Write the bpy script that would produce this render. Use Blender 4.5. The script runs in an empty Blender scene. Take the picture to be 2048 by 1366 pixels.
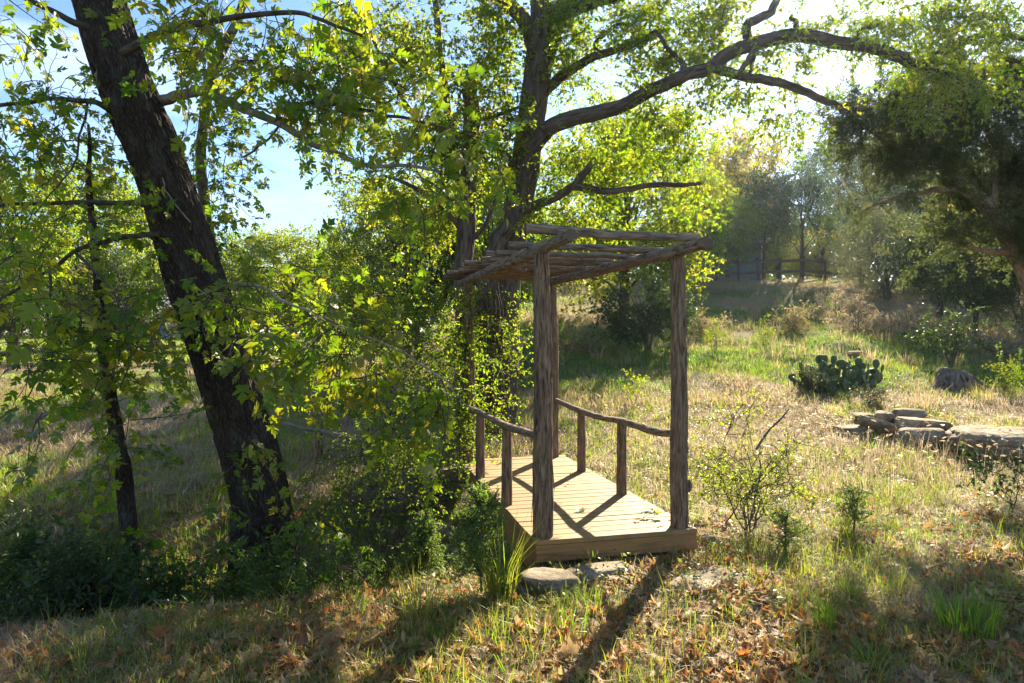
import bpy, math
import numpy as np
RG = np.random.default_rng
C = bpy.context.scene.collection
F, CX, HY, CZ = 1365.0, 1024.0, 664.0, 1.626      # focal length and principal point of the photograph, eye height above the deck
SUN_AZ, SUN_EL = math.radians(26.0), math.radians(29.5)
SX, SY, ST = math.sin(SUN_AZ), math.cos(SUN_AZ), math.tan(SUN_EL)
def P(px, py, d): return np.array([(px - CX) / F * d, d, CZ - (py - HY) / F * d])
def nrm(a): return a / np.maximum(np.linalg.norm(a, axis=-1, keepdims=True), 1e-9)
def sst(a, b, x):
    t = np.clip((np.asarray(x, float) - a) / (b - a), 0, 1); return t * t * (3 - 2 * t)
def _h(ix, iy, iz, s):
    n = (ix * 374761393 + iy * 668265263 + iz * 2147483647 + s * 974634777) & 0x7fffffff
    n = ((n ^ (n >> 13)) * 1274126177) & 0x7fffffff
    return ((n ^ (n >> 16)) & 0xffff) / 65535.0
def vn(p, s=0):                                     # value noise, 0..1
    p = np.asarray(p, float)
    if p.shape[-1] == 2: p = np.concatenate([p, np.zeros(p.shape[:-1] + (1,))], -1)
    i = np.floor(p).astype(np.int64); f = p - i; f = f * f * (3 - 2 * f); r = 0
    for a in (0, 1):
        for b in (0, 1):
            for c in (0, 1):
                w = (f[..., 0] if a else 1 - f[..., 0]) * (f[..., 1] if b else 1 - f[..., 1]) * (f[..., 2] if c else 1 - f[..., 2])
                r = r + w * _h(i[..., 0] + a, i[..., 1] + b, i[..., 2] + c, s)
    return r
def fbm(p, s=0, o=3):
    p = np.asarray(p, float); r = 0; t = 0
    for k in range(o): r = r + vn(p * 2 ** k, s + k) * .5 ** k; t += .5 ** k
    return r / t
# ------------------------------------------------------------------ terrain
def H(x, y):
    x = np.asarray(x, float); y = np.asarray(y, float)
    z = -0.2 + 0.014 * np.clip(y - 9, 0, 60)
    s = -(x - 0.2) * 0.242 + (y - 7.25) * 0.970
    z = z - (0.14 + 0.60 * sst(1.0, -1.6, x)) * np.exp(-(s / 1.45) ** 2)
    z = z + 0.45 * sst(8.5, 14, y) * sst(0.5, -4, x)
    hl = sst(-7, 1, x); u = np.clip((y - 9) / 27, 0, 1)
    z = z + hl * (4.12 * u ** 1.3 + 0.05 * np.clip(y - 36, 0, 60))
    q = np.stack([x, y], -1)
    z = z + (fbm(q * .35, 3) - .5) * .22 * sst(7, 16, y) + (fbm(q * 1.3, 5) - .5) * .10
    z = z + (fbm(q * .2, 9) - .5) * .9 * sst(18, 26, y) * hl + (fbm(q * .8, 19) - .5) * .30 * sst(12, 17, y) * sst(45, 38, y) * hl
    foot = sst(1.0, .35, np.hypot(x - .95, y - 5.1))            # trodden flat at the foot of the bridge
    return z * (1 - foot) + foot * -0.2
def G(px, d, dz=0):
    x = (px - CX) / F * d
    return np.array([x, d, float(H(x, d)) + dz])
# ------------------------------------------------------------------ mesh builder
class MB:
    def __init__(s): s.v = []; s.f = []; s.m = []; s.r = []; s.b = []; s.n = 0
    def add(s, v, f, m=0, r=0.5, b=None):
        v = np.asarray(v, float).reshape(-1, 3); f = np.asarray(f, np.int64).reshape(-1, 3)
        s.v.append(v); s.f.append(f + s.n); s.n += len(v)
        s.m.append(np.broadcast_to(np.asarray(m), (len(f),)).copy())
        s.r.append(np.broadcast_to(np.asarray(r, float), (len(v),)).copy())
        s.b.append(v.copy() if b is None else np.asarray(b, float))
        return s
    def merge(s, o):
        for v, f, m, r, b in zip(o.v, o.f, o.m, o.r, o.b):
            pass
        if o.n: V, Fa, M, Rr, B = o.cat(); s.add(V, Fa, M, Rr, B)
        return s
    def cat(s): return np.concatenate(s.v), np.concatenate(s.f), np.concatenate(s.m), np.concatenate(s.r), np.concatenate(s.b)
    def build(s, name, mats, parent=None, off=None, smooth=True):
        V, Fa, M, Rr, B = s.cat()
        if off is not None: V = V - np.asarray(off)
        me = bpy.data.meshes.new(name); nf = len(Fa)
        me.vertices.add(len(V)); me.vertices.foreach_set('co', V.astype(np.float32).ravel())
        me.loops.add(nf * 3); me.loops.foreach_set('vertex_index', Fa.astype(np.int32).ravel())
        me.polygons.add(nf); me.polygons.foreach_set('loop_start', np.arange(0, nf * 3, 3, dtype=np.int32))
        me.polygons.foreach_set('material_index', M.astype(np.int32))
        me.polygons.foreach_set('use_smooth', np.full(nf, bool(smooth)))
        a = me.attributes.new('rnd', 'FLOAT', 'POINT'); a.data.foreach_set('value', Rr.astype(np.float32))
        a = me.attributes.new('bco', 'FLOAT_VECTOR', 'POINT'); a.data.foreach_set('vector', B.astype(np.float32).ravel())
        for m in (mats if isinstance(mats, (list, tuple)) else [mats]): me.materials.append(m)
        me.update(); me.validate()
        o = bpy.data.objects.new(name, me); C.objects.link(o)
        if parent is not None: o.parent = parent
        return o
def tag(o, label=None, cat=None, group=None, kind=None):
    for k, v in (('label', label), ('category', cat), ('group', group), ('kind', kind)):
        if v: o[k] = v
    return o
def thing(name, loc, label, cat, group=None, rz=0.0):
    o = bpy.data.objects.new(name, None); C.objects.link(o); o.location = [float(t) for t in loc]; o.rotation_euler = (0, 0, rz)
    o.empty_display_size = .2
    return tag(o, label, cat, group)
def copy_tree(o, parent=None):
    c = o.copy(); C.objects.link(c)
    if parent is not None: c.parent = parent
    for ch in list(o.children): copy_tree(ch, c)
    return c
# ------------------------------------------------------------------ shapes
def spline(pts, step):
    p = np.asarray(pts, float)
    if len(p) < 3:
        n = max(2, int(np.linalg.norm(p[-1] - p[0]) / step) + 1); t = np.linspace(0, 1, n)[:, None]
        return p[0] * (1 - t) + p[-1] * t, np.linspace(0, len(p) - 1, n)
    q = np.vstack([2 * p[0] - p[1], p, 2 * p[-1] - p[-2]]); out = []; par = []
    for i in range(len(p) - 1):
        a, b, c, d = q[i:i + 4]; n = max(2, int(np.linalg.norm(c - b) / step) + 1)
        t = np.linspace(0, 1, n, endpoint=False)[:, None]
        out.append(.5 * ((2 * b) + (c - a) * t + (2 * a - 5 * b + 4 * c - d) * t ** 2 + (3 * b - a - 3 * c + d) * t ** 3)); par.append(i + t[:, 0])
    out.append(p[-1:]); par.append([len(p) - 1])
    return np.vstack(out), np.concatenate(par)
def tube(mb, pts, rad, k=8, step=.1, m=0, seed=0, wob=0.0, ridge=0.0, rf=(9, 1.6), caps=False, capm=None, r=None, smooth_path=True, groove=None):
    rad = np.atleast_1d(np.asarray(rad, float))
    if len(rad) == 2 and len(pts) > 2: rad = np.linspace(rad[0], rad[1], len(pts))
    c, par = spline(pts, step) if smooth_path else (np.asarray(pts, float), np.arange(len(pts)))
    ra = np.interp(par, np.arange(len(rad)) * (len(pts) - 1) / max(1, len(rad) - 1), rad) if len(rad) > 1 else np.full(len(c), rad[0])
    n = len(c)
    if wob: 
        w = np.stack([fbm(np.stack([par * 1.7 + seed, np.full(n, j * 7.3)], -1), seed + j) - .5 for j in range(3)], -1)
        w *= wob; w -= w[0] * (1 - np.linspace(0, 1, n))[:, None]; c = c + w
    t = np.gradient(c, axis=0); t = nrm(t)
    up = np.array([0, 0, 1.0]) if abs(t[0][2]) < .9 else np.array([1.0, 0, 0])
    A = np.empty((n, 3)); a = up - t[0] * (up @ t[0]); a /= np.linalg.norm(a)
    for i in range(n):
        a = a - t[i] * (a @ t[i]); a /= max(np.linalg.norm(a), 1e-9); A[i] = a
    Bv = np.cross(t, A)
    th = np.linspace(0, 2 * np.pi, k, endpoint=False)
    L = np.concatenate([[0], np.cumsum(np.linalg.norm(np.diff(c, axis=0), axis=1))])
    bco = np.stack([np.cos(th)[None] * ra[:, None], np.sin(th)[None] * ra[:, None], np.repeat(L[:, None], k, 1)], -1) + np.array([seed * 3.1, seed * 1.7, seed * 2.3]) % 37
    R_ = np.repeat(ra[:, None], k, 1)
    if ridge:
        q = bco * np.array([rf[0], rf[0], rf[1]])
        nz = fbm(q, seed, 3); rg = 1 - np.abs(2 * nz - 1) * 2
        R_ = R_ + ridge * (rg - .4) + ridge * .8 * (vn(bco * np.array([2.5, 2.5, 1.6]), seed + 5) - .5) * 2
    if groove: R_ = groove(R_, th, L)
    V = c[:, None] + A[:, None] * (np.cos(th)[None, :, None] * R_[..., None]) + Bv[:, None] * (np.sin(th)[None, :, None] * R_[..., None])
    i = np.arange(n - 1)[:, None]; j = np.arange(k)[None]; j2 = (j + 1) % k
    a0, a1, b0, b1 = i * k + j, i * k + j2, (i + 1) * k + j, (i + 1) * k + j2
    Fa = np.concatenate([np.stack([a0, a1, b1], -1).reshape(-1, 3), np.stack([a0, b1, b0], -1).reshape(-1, 3)])
    rv = (.5 if r is None else r)
    mb.add(V.reshape(-1, 3), Fa, m, rv, bco.reshape(-1, 3))
    if caps:
        for e, s in ((0, -1), (n - 1, 1)):
            ring = V[e]; cen = ring.mean(0) + t[e] * s * .004
            f = np.stack([np.full(k, k), np.arange(k), (np.arange(k) + 1) % k], -1)
            if s < 0: f = f[:, ::-1]
            mb.add(np.vstack([ring, cen]), f, m if capm is None else capm, rv, np.vstack([(ring - cen) * 1.0 + seed, [0, 0, 0]]))
    return c, ra
def box(mb, c, hx, hy, hz, ax=None, m=0, r=.5, bev=.0, b_off=0):
    ax = np.eye(3) if ax is None else np.asarray(ax, float)
    v = np.array([[x, y, z] for x in (-1, 1) for y in (-1, 1) for z in (-1, 1)], float) * [hx, hy, hz]
    if not bev:
        f = [(0, 1, 3), (0, 3, 2), (4, 6, 7), (4, 7, 5), (0, 4, 5), (0, 5, 1), (2, 3, 7), (2, 7, 6), (0, 2, 6), (0, 6, 4), (1, 5, 7), (1, 7, 3)]
        V = np.concatenate([v[list(t)] for t in f]); Fa = np.arange(36).reshape(-1, 3)
    else:   # chamfered box: each face inset, edge and corner faces between
        V = []; Fa = []; idx = {}
        for i, s in enumerate(v):
            sg = np.sign(s)
            for a in range(3):
                p = s - sg * bev; p[a] = s[a]; idx[i, a] = len(V); V.append(p)
        q = {0: [(0, 1, 3, 2), (4, 6, 7, 5)], 1: [(0, 4, 5, 1), (2, 3, 7, 6)], 2: [(0, 2, 6, 4), (1, 5, 7, 3)]}
        for a in q:
            for w in q[a]: t = [idx[i, a] for i in w]; Fa += [(t[0], t[1], t[2]), (t[0], t[2], t[3])]
        for i in range(8):
            Fa.append((idx[i, 0], idx[i, 1], idx[i, 2]))
            for bit, (a, b_) in ((1, (0, 1)), (2, (0, 2)), (4, (1, 2))):
                j = i ^ bit
                if j > i: Fa += [(idx[i, a], idx[j, a], idx[j, b_]), (idx[i, a], idx[j, b_], idx[i, b_])]
        V = np.array(V); Fa = np.array(Fa)
        V = V[Fa].reshape(-1, 3); Fa = np.arange(len(V)).reshape(-1, 3)
    n = np.cross(V[Fa[:, 1]] - V[Fa[:, 0]], V[Fa[:, 2]] - V[Fa[:, 0]]); ce = V[Fa].mean(1)
    fl = (n * ce).sum(1) < 0; Fa[fl] = Fa[fl][:, ::-1]
    mb.add(np.asarray(c) + V @ ax, Fa, m, r, V + np.array([b_off * 1.37, b_off * 2.11, b_off * .73]))
def rock(rng, sx, sy, sz, flat=.5, nu=56, nv=36, rough=.06, planes=16):
    u = np.linspace(0, 2 * np.pi, nu, endpoint=False); w = np.linspace(0, np.pi, nv)
    U, W = np.meshgrid(u, w); D = np.stack([np.cos(U) * np.sin(W), np.sin(U) * np.sin(W), np.cos(W)], -1)
    N = nrm(rng.normal(size=(planes, 3))); N = np.vstack([N, [[0, 0, 1], [.12, .1, 1], [0, 0, -1]]]); N = nrm(N)
    ds = rng.uniform(.72, 1.0, len(N)); ds[-3:] = flat, flat * 1.03, .6
    c = np.maximum(D @ N.T, .02); r = ds / c; r = -np.log(np.exp(-r * 9).sum(-1)) / 9
    r = np.clip(r, .2, 1.2); sd = int(rng.integers(1000))
    r = r * (1 + rough * 3 * (fbm(D * 2.0 + sd, sd) - .5) + rough * 1.6 * (fbm(D * 9 + sd, sd + 3, 4) - .5)); cr = np.abs(fbm(D * 1.5 + sd * .7, sd + 7) - .5); r = r - .03 * np.clip(1 - cr / .016, 0, 1)
    lay = sst(.55, .95, np.sin(D[..., 2] * r * 17 + 5 * fbm(D * 1.5, sd))) * .022; r = r - lay * (np.abs(D[..., 2]) < .6)
    V = D * r[..., None] * [sx, sy, sz]
    i = np.arange(nv - 1)[:, None]; j = np.arange(nu)[None]; j2 = (j + 1) % nu
    a0, a1, b0, b1 = i * nu + j, i * nu + j2, (i + 1) * nu + j, (i + 1) * nu + j2
    Fa = np.concatenate([np.stack([a0, b1, a1], -1).reshape(-1, 3), np.stack([a0, b0, b1], -1).reshape(-1, 3)])
    return V.reshape(-1, 3), Fa
def rotz(a): return np.array([[math.cos(a), -math.sin(a), 0], [math.sin(a), math.cos(a), 0], [0, 0, 1.0]])
# ------------------------------------------------------------------ materials
def newmat(name):
    m = bpy.data.materials.new(name); m.use_nodes = True; nt = m.node_tree; nt.nodes.clear()
    return m, nt, nt.nodes.new('ShaderNodeOutputMaterial')
def nd(nt, t, **kw):
    n = nt.nodes.new('ShaderNode' + t)
    for k, v in kw.items():
        if k.startswith('i_'): n.inputs[k[2:].replace('_', ' ')].default_value = v
        else: setattr(n, k, v)
    return n
def attr(nt, nm): return nd(nt, 'Attribute', attribute_name=nm)
def ramp(nt, fac, stops):
    n = nd(nt, 'ValToRGB'); e = n.color_ramp.elements
    while len(e) < len(stops): e.new(.5)
    for i, (p, c) in enumerate(stops): e[i].position = p; e[i].color = (*c, 1)
    nt.links.new(fac, n.inputs[0]); return n.outputs[0]
def mixc(nt, fac, a, b, bt='MIX'):
    n = nd(nt, 'Mix', data_type='RGBA', blend_type=bt)
    for s, v in ((n.inputs[0], fac), (n.inputs[6], a), (n.inputs[7], b)):
        if hasattr(v, 'is_linked'): nt.links.new(v, s)
        else: s.default_value = v if isinstance(v, (int, float)) else (*v, 1)
    return n.outputs[2]
def noise(nt, vec, scale, detail=4, rough=.6, dist=0.0):
    n = nd(nt, 'TexNoise', i_Scale=scale, i_Detail=detail, i_Roughness=rough, i_Distortion=dist)
    nt.links.new(vec, n.inputs['Vector']); return n.outputs[0]
def vmul(nt, vec, s):
    n = nd(nt, 'VectorMath', operation='MULTIPLY'); nt.links.new(vec, n.inputs[0]); n.inputs[1].default_value = s; return n.outputs[0]
def principled(nt, out, col, rough=.8, spec=.3, bump=None, bs=.5, bd=.02):
    p = nd(nt, 'BsdfPrincipled', i_Roughness=rough); p.inputs['Specular IOR Level'].default_value = spec
    if hasattr(col, 'is_linked'): nt.links.new(col, p.inputs['Base Color'])
    else: p.inputs['Base Color'].default_value = (*col, 1)
    if bump is not None:
        b = nd(nt, 'Bump', i_Strength=bs, i_Distance=bd); nt.links.new(bump, b.inputs['Height']); nt.links.new(b.outputs[0], p.inputs['Normal'])
    if out is not None: nt.links.new(p.outputs[0], out.inputs[0])
    return p
def leaf_mat(name, refl, trans, tf=.45, rough=.45, spec=.35):
    m, nt, out = newmat(name); a = attr(nt, 'rnd').outputs['Fac']
    st = lambda cs: [(i / max(1, len(cs) - 1), c) for i, c in enumerate(cs)]
    p = principled(nt, None, ramp(nt, a, st(refl)), rough, spec)
    t = nd(nt, 'BsdfTranslucent'); nt.links.new(ramp(nt, a, st(trans)), t.inputs[0])
    mx = nd(nt, 'MixShader', i_Fac=tf); nt.links.new(p.outputs[0], mx.inputs[1]); nt.links.new(t.outputs[0], mx.inputs[2])
    nt.links.new(mx.outputs[0], out.inputs[0]); return m
def bark_mat(name, dark, light, sx=26, sz=5, bs=.9, bd=.02, moss=None, block=False, rough=.9):
    m, nt, out = newmat(name); b = attr(nt, 'bco').outputs['Vector']
    v = vmul(nt, b, (sx, sx, sz)); n1 = noise(nt, v, 1, 5, .65, .4)
    big = noise(nt, vmul(nt, b, (3, 3, 1.2)), 1, 3)
    h = n1
    if block:
        vo = nd(nt, 'TexVoronoi', feature='DISTANCE_TO_EDGE', i_Scale=1.0)
        wv = nd(nt, 'VectorMath', operation='ADD'); nt.links.new(vmul(nt, b, (sx * 1.5, sx * 1.5, sz * 1.6)), wv.inputs[0])
        sc = nd(nt, 'VectorMath', operation='SCALE'); sc.inputs['Scale'].default_value = 1.4
        tn = nd(nt, 'TexNoise', i_Scale=.6, i_Detail=3.0); nt.links.new(v, tn.inputs['Vector']); nt.links.new(tn.outputs[1], sc.inputs[0]); nt.links.new(sc.outputs[0], wv.inputs[1])
        nt.links.new(wv.outputs[0], vo.inputs['Vector'])
        mr = nd(nt, 'MapRange'); nt.links.new(vo.outputs[0], mr.inputs[0]); mr.inputs[2].default_value = .42
        ad = nd(nt, 'Math', operation='MULTIPLY_ADD'); nt.links.new(n1, ad.inputs[0]); ad.inputs[1].default_value = .9; nt.links.new(mr.outputs[0], ad.inputs[2]); h = ad.outputs[0]
        c = mixc(nt, mr.outputs[0], dark, ramp(nt, n1, [(.3, tuple(.6 * x for x in light)), (.7, light)]))
    else:
        c = ramp(nt, n1, [(.36, dark), (.5, tuple((a + b_) / 2 for a, b_ in zip(dark, light))), (.66, light)])
    c = mixc(nt, ramp(nt, big, [(.4, (0, 0, 0)), (.7, (.55, .55, .55))]), c, tuple(x * .55 for x in light))
    if moss: c = mixc(nt, ramp(nt, noise(nt, vmul(nt, b, (9, 9, 4)), 1, 5), [(.5, (0, 0, 0)), (.66, (.7, .7, .7))]), c, moss)
    principled(nt, out, c, rough, .2, h, bs, bd); return m
M = {}
M['syc'] = leaf_mat('sycamore_leaf', [(.035, .075, .012), (.06, .10, .016), (.11, .12, .02), (.16, .12, .025)], [(.10, .26, .010), (.24, .42, .012), (.42, .50, .015), (.58, .46, .02)], .52, .42, .4)
M['elm'] = leaf_mat('small_green_leaf', [(.04, .08, .015), (.06, .10, .02), (.10, .11, .025)], [(.15, .36, .012), (.34, .50, .015), (.60, .52, .03)], .55)
M['bright'] = leaf_mat('bright_leaf', [(.05, .10, .015), (.09, .13, .02)], [(.22, .44, .012), (.44, .56, .02), (.62, .54, .03)], .55)
M['yellow'] = leaf_mat('yellow_leaf', [(.11, .11, .025), (.16, .13, .03)], [(.45, .42, .04), (.65, .5, .06)], .55)
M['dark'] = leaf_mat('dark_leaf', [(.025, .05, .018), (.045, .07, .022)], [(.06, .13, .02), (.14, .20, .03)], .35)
M['grey'] = leaf_mat('grey_green_leaf', [(.06, .08, .045), (.09, .105, .055)], [(.12, .16, .06), (.22, .24, .08)], .35)
M['juni'] = leaf_mat('juniper_scale', [(.035, .06, .026), (.055, .08, .032), (.085, .085, .045)], [(.08, .14, .035), (.16, .21, .055), (.27, .23, .10)], .4, .7, .15)
M['seed'] = leaf_mat('cedar_seedling_leaf', [(.06, .13, .035), (.10, .16, .05)], [(.22, .40, .05), (.36, .50, .07)], .45)
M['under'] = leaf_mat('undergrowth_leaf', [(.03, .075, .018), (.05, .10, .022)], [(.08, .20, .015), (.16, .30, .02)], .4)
M['thorn'] = leaf_mat('thorn_leaf', [(.05, .09, .015), (.09, .13, .02)], [(.26, .40, .02), (.5, .55, .04)], .5, .35, .5)
M['gras'] = leaf_mat('green_grass_blade', [(.06, .10, .018), (.09, .13, .025), (.16, .16, .05)], [(.18, .40, .012), (.38, .52, .02), (.58, .52, .08)], .5, .4, .4)
M['straw'] = leaf_mat('dry_grass_blade', [(.15, .115, .065), (.27, .215, .135), (.37, .31, .215)], [(.26, .19, .09), (.42, .33, .20), (.56, .47, .33)], .5, .45, .4)
M['hillg'] = leaf_mat('hill_grass_blade', [(.06, .125, .025), (.10, .14, .035), (.22, .18, .09), (.29, .23, .14)], [(.16, .34, .02), (.28, .36, .05), (.38, .30, .14), (.48, .38, .22)], .52)
M['litter'] = leaf_mat('dead_leaf', [(.46, .33, .18), (.40, .265, .125), (.33, .19, .08), (.17, .095, .045), (.36, .16, .05), (.36, .115, .025)], [(.48, .34, .15), (.44, .29, .11), (.38, .2, .07), (.2, .09, .03), (.46, .20, .06), (.50, .16, .03)], .45, .6, .3)
M['cover'] = leaf_mat('ground_cover_leaf', [(.05, .10, .02), (.09, .12, .03), (.14, .12, .05)], [(.18, .34, .03), (.34, .42, .05), (.40, .3, .1)], .4)
M['bark_syc'] = bark_mat('ridged_dark_bark', (.018, .013, .01), (.12, .088, .066), 30, 7, 1.0, .03, (.10, .092, .07), True)
M['bark_elm'] = bark_mat('grey_furrowed_bark', (.035, .027, .022), (.16, .125, .10), 24, 4, 1.0, .025)
M['bark_thin'] = bark_mat('mottled_grey_bark', (.055, .048, .036), (.20, .175, .135), 16, 9, .6, .008, (.07, .08, .045))
M['pale'] = bark_mat('pale_peeling_bark', (.10, .085, .06), (.34, .30, .235), 10, 6, .5, .006, (.10, .07, .045))
M['twig'] = bark_mat('twig_bark', (.035, .028, .02), (.11, .088, .062), 30, 12, .3, .004)
M['cedar'] = bark_mat('stripped_cedar_post', (.035, .023, .014), (.30, .205, .13), 58, 6.5, 1.0, .014)
M['cedar_dark'] = bark_mat('shaggy_cedar_bark', (.055, .04, .028), (.33, .25, .18), 46, 7, 1.0, .016)
def cut_end():
    m, nt, out = newmat('sawn_log_end'); b = attr(nt, 'bco').outputs['Vector']
    w = nd(nt, 'TexWave', wave_type='RINGS', i_Scale=28.0, i_Distortion=3.0); nt.links.new(b, w.inputs[0])
    principled(nt, out, mixc(nt, w.outputs[1], (.08, .058, .043), (.16, .12, .09)), .9, .1); return m
M['cut'] = cut_end()
def wood_mat(name, base, dark, grain=(1.2, 26, 26)):
    m, nt, out = newmat(name); b = attr(nt, 'bco').outputs['Vector']; r = attr(nt, 'rnd').outputs['Fac']
    g = noise(nt, vmul(nt, b, grain), 1, 6, .65, .7); big = noise(nt, vmul(nt, b, (1.5, 5, 5)), 1, 3)
    c = ramp(nt, g, [(.3, dark), (.52, base), (.75, tuple(min(1, x * 1.15) for x in base))])
    c = mixc(nt, ramp(nt, r, [(0, (0, 0, 0)), (1, (.8, .8, .8))]), c, tuple(x * .66 for x in base))
    c = mixc(nt, ramp(nt, big, [(.46, (0, 0, 0)), (.72, (.65, .65, .65))]), c, tuple(x * k for x, k in zip(base, (.5, .55, .68))))
    fine = noise(nt, vmul(nt, b, (60, 60, 60)), 1, 2)
    c = mixc(nt, ramp(nt, fine, [(.58, (0, 0, 0)), (.70, (.6, .6, .6))]), c, dark); wp = nd(nt, 'NewGeometry').outputs['Position']; c = mixc(nt, ramp(nt, noise(nt, wp, 3.2, 7, .7), [(.5, (0, 0, 0)), (.66, (.6, .6, .6))]), c, tuple(x * k for x, k in zip(base, (.45, .5, .6))))
    principled(nt, out, c, .62, .3, g, .35, .004); return m
M['deck'] = wood_mat('deck_boards', (.34, .205, .078), (.15, .083, .033))
M['fascia'] = wood_mat('bridge_side_boards', (.36, .19, .065), (.16, .08, .027))
M['timber'] = wood_mat('weathered_timber', (.22, .17, .11), (.08, .06, .04))
def rock_mat():
    m, nt, out = newmat('limestone'); g = nd(nt, 'NewGeometry').outputs['Position']
    n1 = noise(nt, g, 2.6, 7, .62); n2 = noise(nt, g, 16, 6, .7); n3 = noise(nt, vmul(nt, g, (3, 3, 26)), 1, 4)
    c = ramp(nt, n1, [(.3, (.10, .075, .052)), (.5, (.25, .20, .14)), (.68, (.42, .36, .27))])
    c = mixc(nt, ramp(nt, n2, [(.45, (0, 0, 0)), (.7, (.7, .7, .7))]), c, (.11, .095, .075))
    c = mixc(nt, ramp(nt, n3, [(.55, (0, 0, 0)), (.75, (.4, .4, .4))]), c, (.2, .14, .09))
    h = nd(nt, 'Math', operation='ADD'); nt.links.new(n2, h.inputs[0]); nt.links.new(n3, h.inputs[1])
    principled(nt, out, c, .9, .2, h.outputs[0], .8, .02); return m
M['rock'] = rock_mat()
def flat_mat(name, col, var=.25, sc=6, rough=.8, spec=.3):
    m, nt, out = newmat(name); g = nd(nt, 'NewGeometry').outputs['Position']; n = noise(nt, g, sc, 5)
    principled(nt, out, ramp(nt, n, [(.3, tuple(x * (1 - var) for x in col)), (.7, tuple(x * (1 + var) for x in col))]), rough, spec, n, .2, .01); return m
M['pad'] = flat_mat('cactus_pad', (.06, .095, .035), .3, 9, .5, .4)
M['fence'] = flat_mat('fence_board', (.085, .055, .04), .35, 8)
M['wallblue'] = flat_mat('painted_siding', (.17, .21, .22), .1, 2)
M['white'] = flat_mat('white_trim', (.75, .76, .76), .05, 3)
M['roof'] = flat_mat('pale_roof', (.45, .46, .48), .08, 3)
M['glass'] = flat_mat('window_pane', (.10, .14, .18), .1, 3, .15, .6)
M['root'] = bark_mat('bleached_root', (.05, .042, .036), (.24, .21, .18), 30, 4, .8, .012)
def ground_mat():
    m, nt, out = newmat('soil_and_thatch'); g = nd(nt, 'NewGeometry').outputs['Position']; r = attr(nt, 'rnd').outputs['Fac']; b = attr(nt, 'bco').outputs['Vector']
    sp = nd(nt, 'SeparateXYZ'); nt.links.new(b, sp.inputs[0])
    n1 = noise(nt, g, 1.4, 6); n2 = noise(nt, g, 11, 6, .7); n3 = noise(nt, g, 55, 4, .7)
    soil = ramp(nt, n2, [(.3, (.035, .026, .018)), (.55, (.10, .075, .05)), (.75, (.17, .13, .085))])
    that = ramp(nt, n3, [(.3, (.10, .08, .045)), (.5, (.24, .19, .11)), (.7, (.36, .30, .19))])
    gr = ramp(nt, n2, [(.3, (.035, .06, .016)), (.6, (.075, .12, .028)), (.8, (.13, .15, .05))])
    a = nd(nt, 'Math', operation='MULTIPLY_ADD'); nt.links.new(n1, a.inputs[0]); a.inputs[1].default_value = 1.4; nt.links.new(sp.outputs[0], a.inputs[2])
    c = mixc(nt, ramp(nt, a.outputs[0], [(.75, (0, 0, 0)), (1.0, (1, 1, 1))]), soil, that)
    a2 = nd(nt, 'Math', operation='MULTIPLY_ADD'); nt.links.new(n2, a2.inputs[0]); a2.inputs[1].default_value = .9; nt.links.new(sp.outputs[1], a2.inputs[2])
    c = mixc(nt, ramp(nt, a2.outputs[0], [(.75, (0, 0, 0)), (1.05, (.9, .9, .9))]), c, gr)
    h = nd(nt, 'Math', operation='MULTIPLY_ADD'); nt.links.new(n3, h.inputs[0]); h.inputs[1].default_value = .5; nt.links.new(n2, h.inputs[2])
    principled(nt, out, c, .95, .1, h.outputs[0], .9, .05); return m
M['ground'] = ground_mat()
# ------------------------------------------------------------------ what grows where (0..1)
def dryness(x, y):
    q = np.stack([x, y], -1); n = fbm(q * .45, 21)
    d = .25 + .5 * sst(6.5, 9, y) * sst(0, 1.5, x) - .25 * sst(14, 18, y) + .35 * sst(8, 10, y) * sst(0, -1, x) * sst(30, 20, y)
    return np.clip(d + (n - .5) * .9, 0, 1)
def greenness(x, y):
    q = np.stack([x, y], -1); n = fbm(q * .4 + 40, 33)
    d = .25 + .40 * np.exp(-((y - 17.8) / 3.6) ** 2) * sst(-2, 1, x) + .12 * sst(16, 21, y) * sst(-2, 1, x) + .8 * sst(22, 30, y) * sst(-2, -6, x) - .2 * sst(8, 10, y) * sst(15, 13, y)
    return np.clip(d + (n - .5) * .9, 0, 1)
# ------------------------------------------------------------------ ground sheet
def ground():
    ys = [-6.0]
    while ys[-1] < 330: ys.append(ys[-1] + max(.085, .018 * abs(ys[-1])))
    ys = np.array(ys); nx = 300; t = np.linspace(-1, 1, nx); t = np.sign(t) * np.abs(t) ** 1.35
    X = t[None] * (9 + 1.25 * (ys[:, None] + 6)); Y = np.repeat(ys[:, None], nx, 1)
    Z = H(X, Y) + (fbm(np.stack([X, Y], -1) * 6, 61) - .5) * .05 * sst(20, 8, Y)
    V = np.stack([X, Y, Z], -1).reshape(-1, 3); n = len(ys)
    i = np.arange(n - 1)[:, None]; j = np.arange(nx - 1)[None]
    a, b, c, d = i * nx + j, i * nx + j + 1, (i + 1) * nx + j + 1, (i + 1) * nx + j
    mb = MB(); bc = np.stack([dryness(X, Y), greenness(X, Y), 0 * X], -1).reshape(-1, 3)
    mb.add(V, np.concatenate([np.stack([a, b, c], -1).reshape(-1, 3), np.stack([a, c, d], -1).reshape(-1, 3)]), 0, .5, bc)
    tag(mb.build('ground', M['ground']), 'uneven ground of soil, dry thatch and grass sloping up to the right', kind='structure')
ground()
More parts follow.
